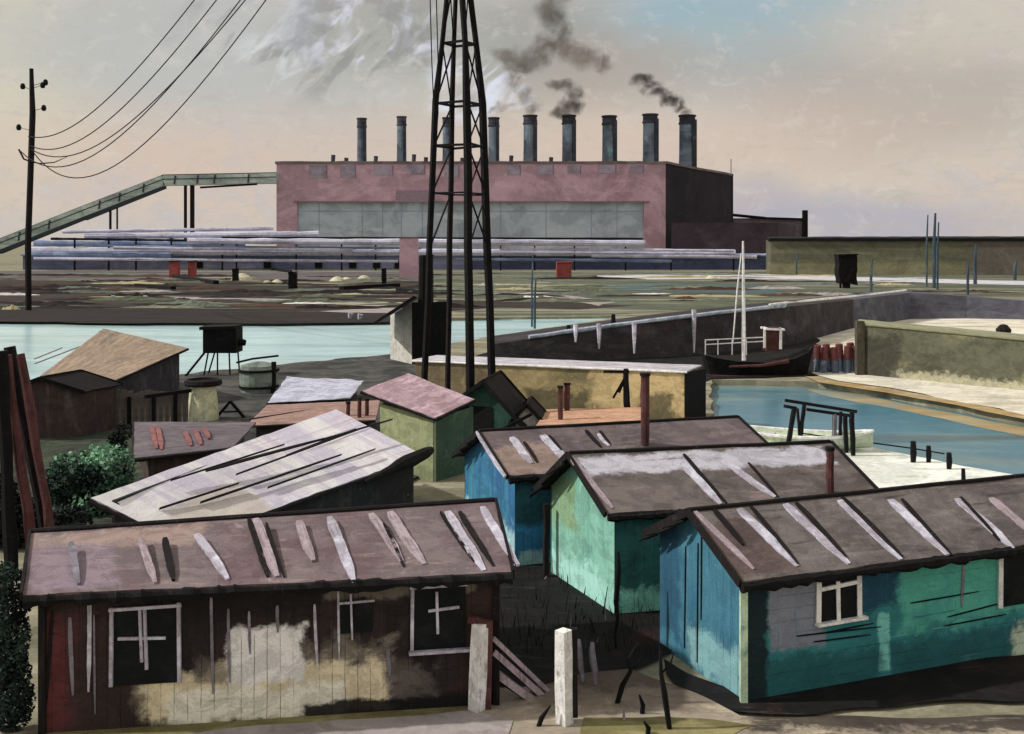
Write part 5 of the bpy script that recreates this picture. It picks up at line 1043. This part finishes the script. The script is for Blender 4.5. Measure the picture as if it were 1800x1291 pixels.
for px, yt, yb, w, lb in ((935, 448, 575, 3.5, 'slim blue black pole, left of a pair beside the pylon'), (940, 490, 578, 4.5, 'thicker short blue black pole, right of a pair beside the pylon'), (1629, 378, 505, 3.5, 'thin blue pole, left of the trio on the right skyline'), (1642, 375, 507, 6, 'thick tall pole in the middle of the trio on the right skyline'), (1648, 391, 510, 4, 'shorter pole, right of the trio on the right skyline'), (1531, 455, 527, 5, 'dark post standing by the pale track right of the coal bunker'), (1701, 462, 518, 4.5, 'dark post left of the tall dark post at the end of the long shed'), (1714, 430, 500, 6, 'tall dark post near the right end of the long olive shed'), (1784, 458, 493, 6, 'short dark post at the far right edge'), (1400, 445, 485, 3, 'thin dark post in front of the long olive shed'), (768, 545, 600, 3.5, 'thin post on the canal edge inside the pylon legs')):
    b = G(px, yb); s_ = b.y/F; m = MB(); m.tube([b, b+V((0, 0, (yb-yt)*s_*.6)), b+V((.1*s_*20, 0, (yb-yt)*s_))], [w*s_/2, w*s_/2, w*s_*.3], 7, wob=.1)
    tag(m.build('post', m_bp), lb, 'post', 'poles on the far bank')
a = G(1612, 524); m = MB(); lathe(m, V((a.x, 96.2, zat(524, 97))), [(1.3, 0), (1.2, .3), (.8, .6), (0, .75)], 14); tag(m.build('dome', paint('grey_dome', C(84, 80, 84, .56), [('cloud', C(60, 58, 62, .56), 1, .5, .66, .7)])), 'dark grey rounded hump on the crest of the causeway', 'dome')
for px, y0, px1, y1, w in ((240, 505, 305, 511, .8), (305, 488, 380, 500, 1.0), (445, 470, 512, 480, .5), (600, 510, 700, 505, .9), (700, 512, 745, 520, .8)):
    a, b = G(px, y0), G(px1, y1); m = MB(); m.bar(a+V((0, 0, .3)), b+V((0, 0, .35)), w, .6)
    tag(m.build('timber_baulk', ink), 'dark timber baulk lying on the brown far bank', 'timber', 'dark baulks on the far bank')
for px, y in ((615, 560), (632, 562), (198, 527), (255, 527)):
    b = G(px, y); s_ = b.y/F; m = MB(); m.tube([b, b+V((.1, 0, .5))], [.18, .3], 6); tag(m.build('marker_stone', palestrip), 'pale marker stone on the dark canal bank', 'stone', 'pale stones on the canal bank')

# rough grass and mud streaks on the far bank: nobody could count them
m_sage = soil('sage_grass', C(104, 112, 98), [('streak', C(92, 98, 84), .1, .6, .5, .66, .8)])
m_rust = soil('rusty_mud', C(82, 58, 44), [('streak', C(58, 44, 38), .1, .6, .5, .66, .8)])
m_strawg = soil('straw_grass', C(172, 160, 118), [('streak', C(138, 128, 96), .1, .6, .5, .66, .8)])
m_whitest = soil('pale_gravel', C(206, 200, 190), [])
mats = [m_sage, m_bankedge, m_rust, m_strawg, m_lilacway, m_olive, m_whitest]
m = MB(); rnd = random.Random(11)
for k in range(300):
    px = rnd.uniform(-60, 1720) if k < 230 else rnd.uniform(-40, 770)
    py = rnd.uniform(482, 545) if px < 760 else rnd.uniform(480, 532)
    if px > 1100: py = min(py, 536-(px-1100)*.035)
    mi = rnd.choices(range(7), (1.6, 10, 4, .4, .4, 2.4, .15) if px < 760 else (4, 3, 1.4, 1.2, 1.2, 5, .6))[0]
    b = G(px, py); s_ = b.y/F; L_ = rnd.uniform(30, 210)*s_; w_ = rnd.uniform(.8, 3.0)*s_*b.y/7.1*.22; hh = rnd.uniform(.06, .28)+(.25 if rnd.random() < .2 else 0)
    n = 14; sk = rnd.uniform(-.12, .06); rows = [[], [], []]
    for i in range(n+1):
        u = i/n; ww = w_*math.sin(math.pi*(.04+.92*u))**.6*rnd.uniform(.7, 1.2); c = b+V((L_*(u-.5), L_*(u-.5)*sk, 0))
        rows[0].append(c+V((0, -ww, .03))); rows[1].append(c+V((0, 0, hh*math.sin(math.pi*(.04+.92*u))*rnd.uniform(.6, 1.3)+.03))); rows[2].append(c+V((0, ww, .03)))
    m.grid(rows, [[(i*.5, j) for i in range(n+1)] for j in range(3)], mi)
o = m.build('scrub', mats, loc=(0, 0, 0)); kind(tag(o, 'streaks of rough grass, mud and straw along the far bank', 'rough grass'), 'stuff')
# ------------------------------------------------------------------ smoke from the chimneys
def smoke(name, label, blobs, col, dens, Yd):
    cs = [P(x, y, Yd+dy) for x, y, rx, ry, dy in blobs]
    cen = sum(cs, V())/len(cs); m = MB()
    for c, (x, y, rx, ry, dy) in zip(cs, blobs):
        sx, sz = 1.75*rx*Yd/F, 1.75*ry*Yd/F; b = len(m.v)
        nu, nv = 16, 10; rows = []
        for j in range(nv+1):
            th = math.pi*j/nv; r = []
            for i in range(nu+1):
                ph = 2*math.pi*(i % nu)/nu
                d = V((math.sin(th)*math.cos(ph), math.sin(th)*math.sin(ph), math.cos(th)))
                k = 1+.28*noise.noise(d*1.7+c*.05)
                r.append(c+V((d.x*sx*k, d.y*(sx+sz)*.45*k, d.z*sz*k)))
            rows.append(r)
        m.grid(rows, [[(0, 0)]*(nu+1) for _ in rows])
    mat = bpy.data.materials.new(name+'_vapour'); mat.use_nodes = True; nt = mat.node_tree; N = nt.nodes; N.clear(); LK = nt.links
    out = N.new('ShaderNodeOutputMaterial'); pv = N.new('ShaderNodeVolumePrincipled'); LK.new(pv.outputs[0], out.inputs['Volume'])
    pv.inputs['Color'].default_value = col
    tc_ = N.new('ShaderNodeTexCoord')
    wn = N.new('ShaderNodeTexNoise'); wn.inputs['Scale'].default_value = .13; wn.inputs['Detail'].default_value = 3; LK.new(tc_.outputs['Object'], wn.inputs['Vector'])
    v1 = N.new('ShaderNodeVectorMath'); v1.operation = 'SUBTRACT'; LK.new(wn.outputs['Color'], v1.inputs[0]); v1.inputs[1].default_value = (.5, .5, .5)
    v2 = N.new('ShaderNodeVectorMath'); v2.operation = 'MULTIPLY_ADD'; LK.new(v1.outputs[0], v2.inputs[0]); v2.inputs[1].default_value = (9, 9, 9); LK.new(tc_.outputs['Object'], v2.inputs[2])
    tot = None
    for c, (x, y, rx, ry, dy) in zip(cs, blobs):
        sx, sz = 1.3*rx*Yd/F, 1.3*ry*Yd/F; q_ = c-cen
        a_ = N.new('ShaderNodeVectorMath'); a_.operation = 'SUBTRACT'; LK.new(v2.outputs[0], a_.inputs[0]); a_.inputs[1].default_value = q_
        b_ = N.new('ShaderNodeVectorMath'); b_.operation = 'MULTIPLY'; LK.new(a_.outputs[0], b_.inputs[0]); b_.inputs[1].default_value = (1/sx, 2.2/(sx+sz), 1/sz)
        l_ = N.new('ShaderNodeVectorMath'); l_.operation = 'LENGTH'; LK.new(b_.outputs[0], l_.inputs[0])
        r_ = N.new('ShaderNodeMapRange'); r_.interpolation_type = 'SMOOTHSTEP'; r_.inputs['From Min'].default_value = 1.05; r_.inputs['From Max'].default_value = .25; LK.new(l_.outputs['Value'], r_.inputs[0])
        if tot is None: tot = r_.outputs[0]
        else:
            k_ = N.new('ShaderNodeMath'); k_.operation = 'MAXIMUM'; LK.new(tot, k_.inputs[0]); LK.new(r_.outputs[0], k_.inputs[1]); tot = k_.outputs[0]
    nz = N.new('ShaderNodeTexNoise'); nz.inputs['Scale'].default_value = .2; nz.inputs['Detail'].default_value = 5; nz.inputs['Roughness'].default_value = .65; nz.inputs['Distortion'].default_value = 1.4
    LK.new(v2.outputs[0], nz.inputs['Vector'])
    mr = N.new('ShaderNodeMapRange'); mr.inputs['From Min'].default_value = .36; mr.inputs['From Max'].default_value = .66; mr.inputs['To Min'].default_value = 0; mr.inputs['To Max'].default_value = dens*1.9
    LK.new(nz.outputs['Fac'], mr.inputs['Value'])
    k_ = N.new('ShaderNodeMath'); k_.operation = 'MULTIPLY'; LK.new(mr.outputs[0], k_.inputs[0]); LK.new(tot, k_.inputs[1]); LK.new(k_.outputs[0], pv.inputs['Density'])
    o = m.build(name, mat, loc=tuple(cen)); tag(o, label, 'smoke'); kind(o, 'stuff')
    hb_ = bmesh.new()                              # one closed hull, so the vapour inside is even
    for q_ in o.data.vertices: hb_.verts.new(q_.co)
    bmesh.ops.convex_hull(hb_, input=hb_.verts)
    for q_ in [q for q in hb_.verts if not q.link_faces]: hb_.verts.remove(q_)
    bmesh.ops.recalc_face_normals(hb_, faces=hb_.faces); hb_.to_mesh(o.data); hb_.free()
    if not o.data.materials: o.data.materials.append(mat)
GS = (.32, .31, .30, 1); DK = (.12, .11, .10, 1); BR = (.3, .22, .18, 1); WH = (.95, .95, .98, 1)
smoke('smoke_plume', 'tall grey smoke plume curling up above the middle chimneys', [(968, 20, 26, 34, 0), (985, 60, 22, 26, 2), (960, 78, 26, 20, -2), (945, 100, 26, 18, 3), (915, 112, 34, 20, 0), (890, 95, 26, 16, 5), (905, 140, 16, 18, 0), (922, 168, 12, 16, 0), (932, 196, 9, 12, -2), (985, -30, 30, 36, 3)], GS, .26, 430)
smoke('smoke_plume', 'dark grey crescent of smoke over the sixth chimney', [(985, 152, 26, 12, 0), (1010, 165, 18, 18, 1), (1005, 186, 22, 12, 0), (988, 196, 20, 8, 0), (1001, 202, 9, 9, 0)], DK, .36, 428)
smoke('smoke_plume', 'brownish smoke drift right of the tall grey plume', [(1000, 88, 26, 18, 0), (1030, 100, 26, 20, 1), (1060, 112, 18, 16, 0), (1038, 92, 8, 9, -3)], BR, .16, 430)
smoke('smoke_plume', 'dark twisted smoke wisp between the two rightmost chimneys', [(1128, 138, 20, 10, 0), (1144, 152, 20, 9, 0), (1160, 164, 20, 9, 0), (1180, 176, 18, 8, 0), (1172, 172, 8, 6, -3), (1196, 186, 12, 8, 0), (1207, 199, 8, 9, 0)], DK, .5, 430)
smoke('smoke_plume', 'small dark smoke tail low beside the pylon', [(880, 190, 12, 8, 0), (898, 186, 14, 6, 0), (868, 196, 8, 5, 0)], DK, .25, 428)
smoke('steam_puff', 'bright white steam puff behind the pylon lattice', [(800, 150, 28, 26, 0), (828, 175, 22, 22, 2), (845, 150, 16, 20, 0), (782, 140, 16, 18, 0)], WH, .22, 430)
smoke('steam_puff', 'pair of small white steam puffs right of the pylon', [(906, 170, 12, 13, 0), (920, 180, 12, 9, 0), (938, 172, 9, 12, 0), (945, 184, 12, 8, 0)], WH, .3, 429)

# ------------------------------------------------------------------ sky and sun
SUN_AZ, SUN_EL = math.radians(-93), math.radians(40)     # azimuth from +Y towards +X
wd = bpy.data.worlds.new('World'); sc.world = wd; wd.use_nodes = True; nt = wd.node_tree; N = nt.nodes; Lk = nt.links; N.clear()
out = N.new('ShaderNodeOutputWorld'); bg = N.new('ShaderNodeBackground'); Lk.new(bg.outputs[0], out.inputs[0]); bg.inputs[1].default_value = .1
sky = N.new('ShaderNodeTexSky'); sky.sky_type = 'NISHITA'; sky.sun_disc = False; sky.sun_elevation = SUN_EL; sky.sun_rotation = SUN_AZ; sky.air_density = 1.2; sky.dust_density = 3
tcw = N.new('ShaderNodeTexCoord'); sepw = N.new('ShaderNodeSeparateXYZ'); Lk.new(tcw.outputs['Generated'], sepw.inputs[0])
def wm(op, a, b=0.0, c=None):
    q = N.new('ShaderNodeMath'); q.operation = op
    for i, x in enumerate((a, b) if c is None else (a, b, c)):
        if isinstance(x, (int, float)): q.inputs[i].default_value = x
        else: Lk.new(x, q.inputs[i])
    return q.outputs[0]
az = wm('ARCTAN2', sepw.outputs[0], sepw.outputs[1]); el = wm('ARCSINE', sepw.outputs[2])
cmb = N.new('ShaderNodeCombineXYZ'); Lk.new(az, cmb.inputs[0]); Lk.new(el, cmb.inputs[1])
def wnoise(sx, sy, detail=5, off=0.0, rg=.6, dist=.5, rot=0.0):
    mp = N.new('ShaderNodeMapping'); mp.inputs['Scale'].default_value = (sx, sy, 1); mp.inputs['Location'].default_value = (off, off*.7, off); mp.inputs['Rotation'].default_value = (0, 0, rot)
    if rot:
        m0 = N.new('ShaderNodeMapping'); m0.inputs['Rotation'].default_value = (0, 0, rot); Lk.new(cmb.outputs[0], m0.inputs[0]); Lk.new(m0.outputs[0], mp.inputs[0]); mp.inputs['Rotation'].default_value = (0, 0, 0)
    else: Lk.new(cmb.outputs[0], mp.inputs[0])
    n = N.new('ShaderNodeTexNoise'); n.inputs['Scale'].default_value = 1; n.inputs['Detail'].default_value = detail; n.inputs['Roughness'].default_value = rg; n.inputs['Distortion'].default_value = dist
    Lk.new(mp.outputs[0], n.inputs['Vector']); return n.outputs['Fac']
def wr(v, lo, hi):
    r = N.new('ShaderNodeMapRange'); r.interpolation_type = 'SMOOTHSTEP'; r.inputs['From Min'].default_value = lo; r.inputs['From Max'].default_value = hi; Lk.new(v, r.inputs[0]); return r.outputs[0]
def wmix(f, a, b):
    x = N.new('ShaderNodeMix'); x.data_type = 'RGBA'
    for s_, v in ((x.inputs[0], f), (x.inputs[6], a), (x.inputs[7], b)):
        if isinstance(v, (tuple, float, int)): s_.default_value = v
        else: Lk.new(v, s_)
    return x.outputs[2]
def SC(r, g_, b): return tuple(lin(x)*10.5 for x in (r*.995, g_*.997, b*1.015))+(1,)
AZ = lambda px: math.atan((px-CX)/F)
EL = lambda py, px=900: math.atan((YH-py)/F*math.cos(AZ(px)))
big = wnoise(5, 9, 6, 3.1); fine = wnoise(40, 60, 6, 1.3, .7); strok = wnoise(14, 110, 6, 7.7, .65, 1.0)
def blob(px, py, wpx, hpx, soft=.5, nzamt=.9, nv=None):
    dx = wm('DIVIDE', wm('SUBTRACT', az, AZ(px)), wpx/F); dy = wm('DIVIDE', wm('SUBTRACT', el, EL(py, px)), hpx/F)
    r = wm('SQRT', wm('ADD', wm('MULTIPLY', dx, dx), wm('MULTIPLY', dy, dy)))
    r = wm('ADD', r, wm('MULTIPLY', wm('SUBTRACT', nv if nv is not None else big, .5), nzamt*2))
    r = wm('ADD', r, wm('MULTIPLY', wm('SUBTRACT', strok, .5), .35))
    return wm('SUBTRACT', 1.0, wr(r, 1-soft, 1+soft))
col = SC(202, 191, 175)
col = wmix(wr(el, EL(330), EL(60)), col, SC(190, 186, 174))
col = wmix(wm('MULTIPLY', wr(big, .42, .62), .55), col, SC(204, 186, 170))
def lay(c, f, amt):
    global col
    col = wmix(wm('MULTIPLY', f, amt), col, c)
lay(SC(206, 198, 172), blob(20, 60, 120, 260, .6), .7)
lay(SC(180, 180, 172), blob(330, 60, 260, 120, .7), .9)
lay(SC(182, 181, 175), blob(560, 120, 300, 130, .7), .85)
lay(SC(150, 148, 138), blob(640, 60, 130, 70, .6), .6)
lay(SC(180, 180, 164), blob(900, 90, 230, 110, .6), .7)
lay(SC(156, 174, 178), blob(1280, 40, 260, 90, .6), .95)
lay(SC(140, 172, 180), blob(1210, 50, 120, 60, .6), .6)
lay(SC(168, 174, 170), blob(1220, 120, 200, 70, .7), .7)
lay(SC(172, 160, 148), blob(1600, 160, 240, 90, .7), .7)
lay(SC(200, 190, 172), blob(1720, 40, 200, 60, .6), .6)
lay(SC(150, 147, 140), blob(960, 70, 130, 110, .7), .7)
lay(SC(168, 156, 142), blob(1080, 120, 130, 60, .7), .7)
lay(SC(160, 158, 150), blob(760, 40, 120, 80, .6), .6)
lay(SC(206, 182, 164), blob(1050, 250, 420, 70, .8), .55)
lay(SC(204, 182, 164), blob(300, 280, 330, 70, .8), .55)
lay(SC(172, 170, 178), blob(1520, 400, 290, 50, .5), .85)
lay(SC(170, 166, 176), blob(1330, 350, 70, 40, .6), .6)
lay(SC(190, 186, 180), blob(200, 410, 260, 40, .7), .5)
wst = wnoise(30, 11, 4, 4.2, .55, 1.2, rot=math.radians(40)); wst2 = wnoise(24, 10, 4, 9.4, .55, 1.4, rot=math.radians(46))
lay(SC(212, 212, 220), wm('MULTIPLY', blob(640, 55, 130, 90, .5), wr(wst, .5, .64)), .85)
lay(SC(214, 216, 224), wm('MULTIPLY', blob(500, 25, 60, 50, .5), wr(wst2, .46, .62)), .85)
lay(SC(136, 134, 128), wm('MULTIPLY', blob(600, 60, 200, 90, .5), wr(wst2, .5, .62)), .75)
lay(SC(216, 218, 226), wm('MULTIPLY', blob(820, 150, 60, 50, .4), wr(wst2, .42, .56)), .9)
lay(SC(214, 216, 222), wm('MULTIPLY', blob(925, 172, 40, 18, .4), wr(wst, .42, .56)), .9)
lay(SC(214, 216, 214), wm('MULTIPLY', blob(470, 110, 50, 40, .5), wr(wst, .5, .64)), .6)
lay(SC(188, 182, 160), wm('MULTIPLY', wr(az, AZ(1150), AZ(1500)), wr(strok, .52, .66)), .35)
lay(SC(170, 162, 152), wr(strok, .56, .72), .22)
lay(SC(216, 206, 192), wr(fine, .52, .7), .32)
mott = wnoise(90, 120, 6, 5.5, .75, .3)
lay(SC(168, 163, 156), wr(mott, .52, .66), .22)
lay(SC(176, 176, 182), wm('MULTIPLY', wr(big, .5, .62), wr(fine, .44, .6)), .35)
lay(SC(150, 142, 130), wr(el, 0.0, -.1), .9)
fin = wmix(.92, sky.outputs[0], col)
Lk.new(fin, bg.inputs[0])
sl_ = bpy.data.lights.new('sun', 'SUN'); sl_.energy = 2.6; sl_.angle = math.radians(1.5); sl_.color = (1, .95, .87)
so_ = bpy.data.objects.new('sun', sl_); COL.objects.link(so_)
sd = V((math.sin(SUN_AZ)*math.cos(SUN_EL), math.cos(SUN_AZ)*math.cos(SUN_EL), math.sin(SUN_EL)))
so_.rotation_euler = sd.to_track_quat('Z', 'Y').to_euler(); so_.location = (0, 0, 60)
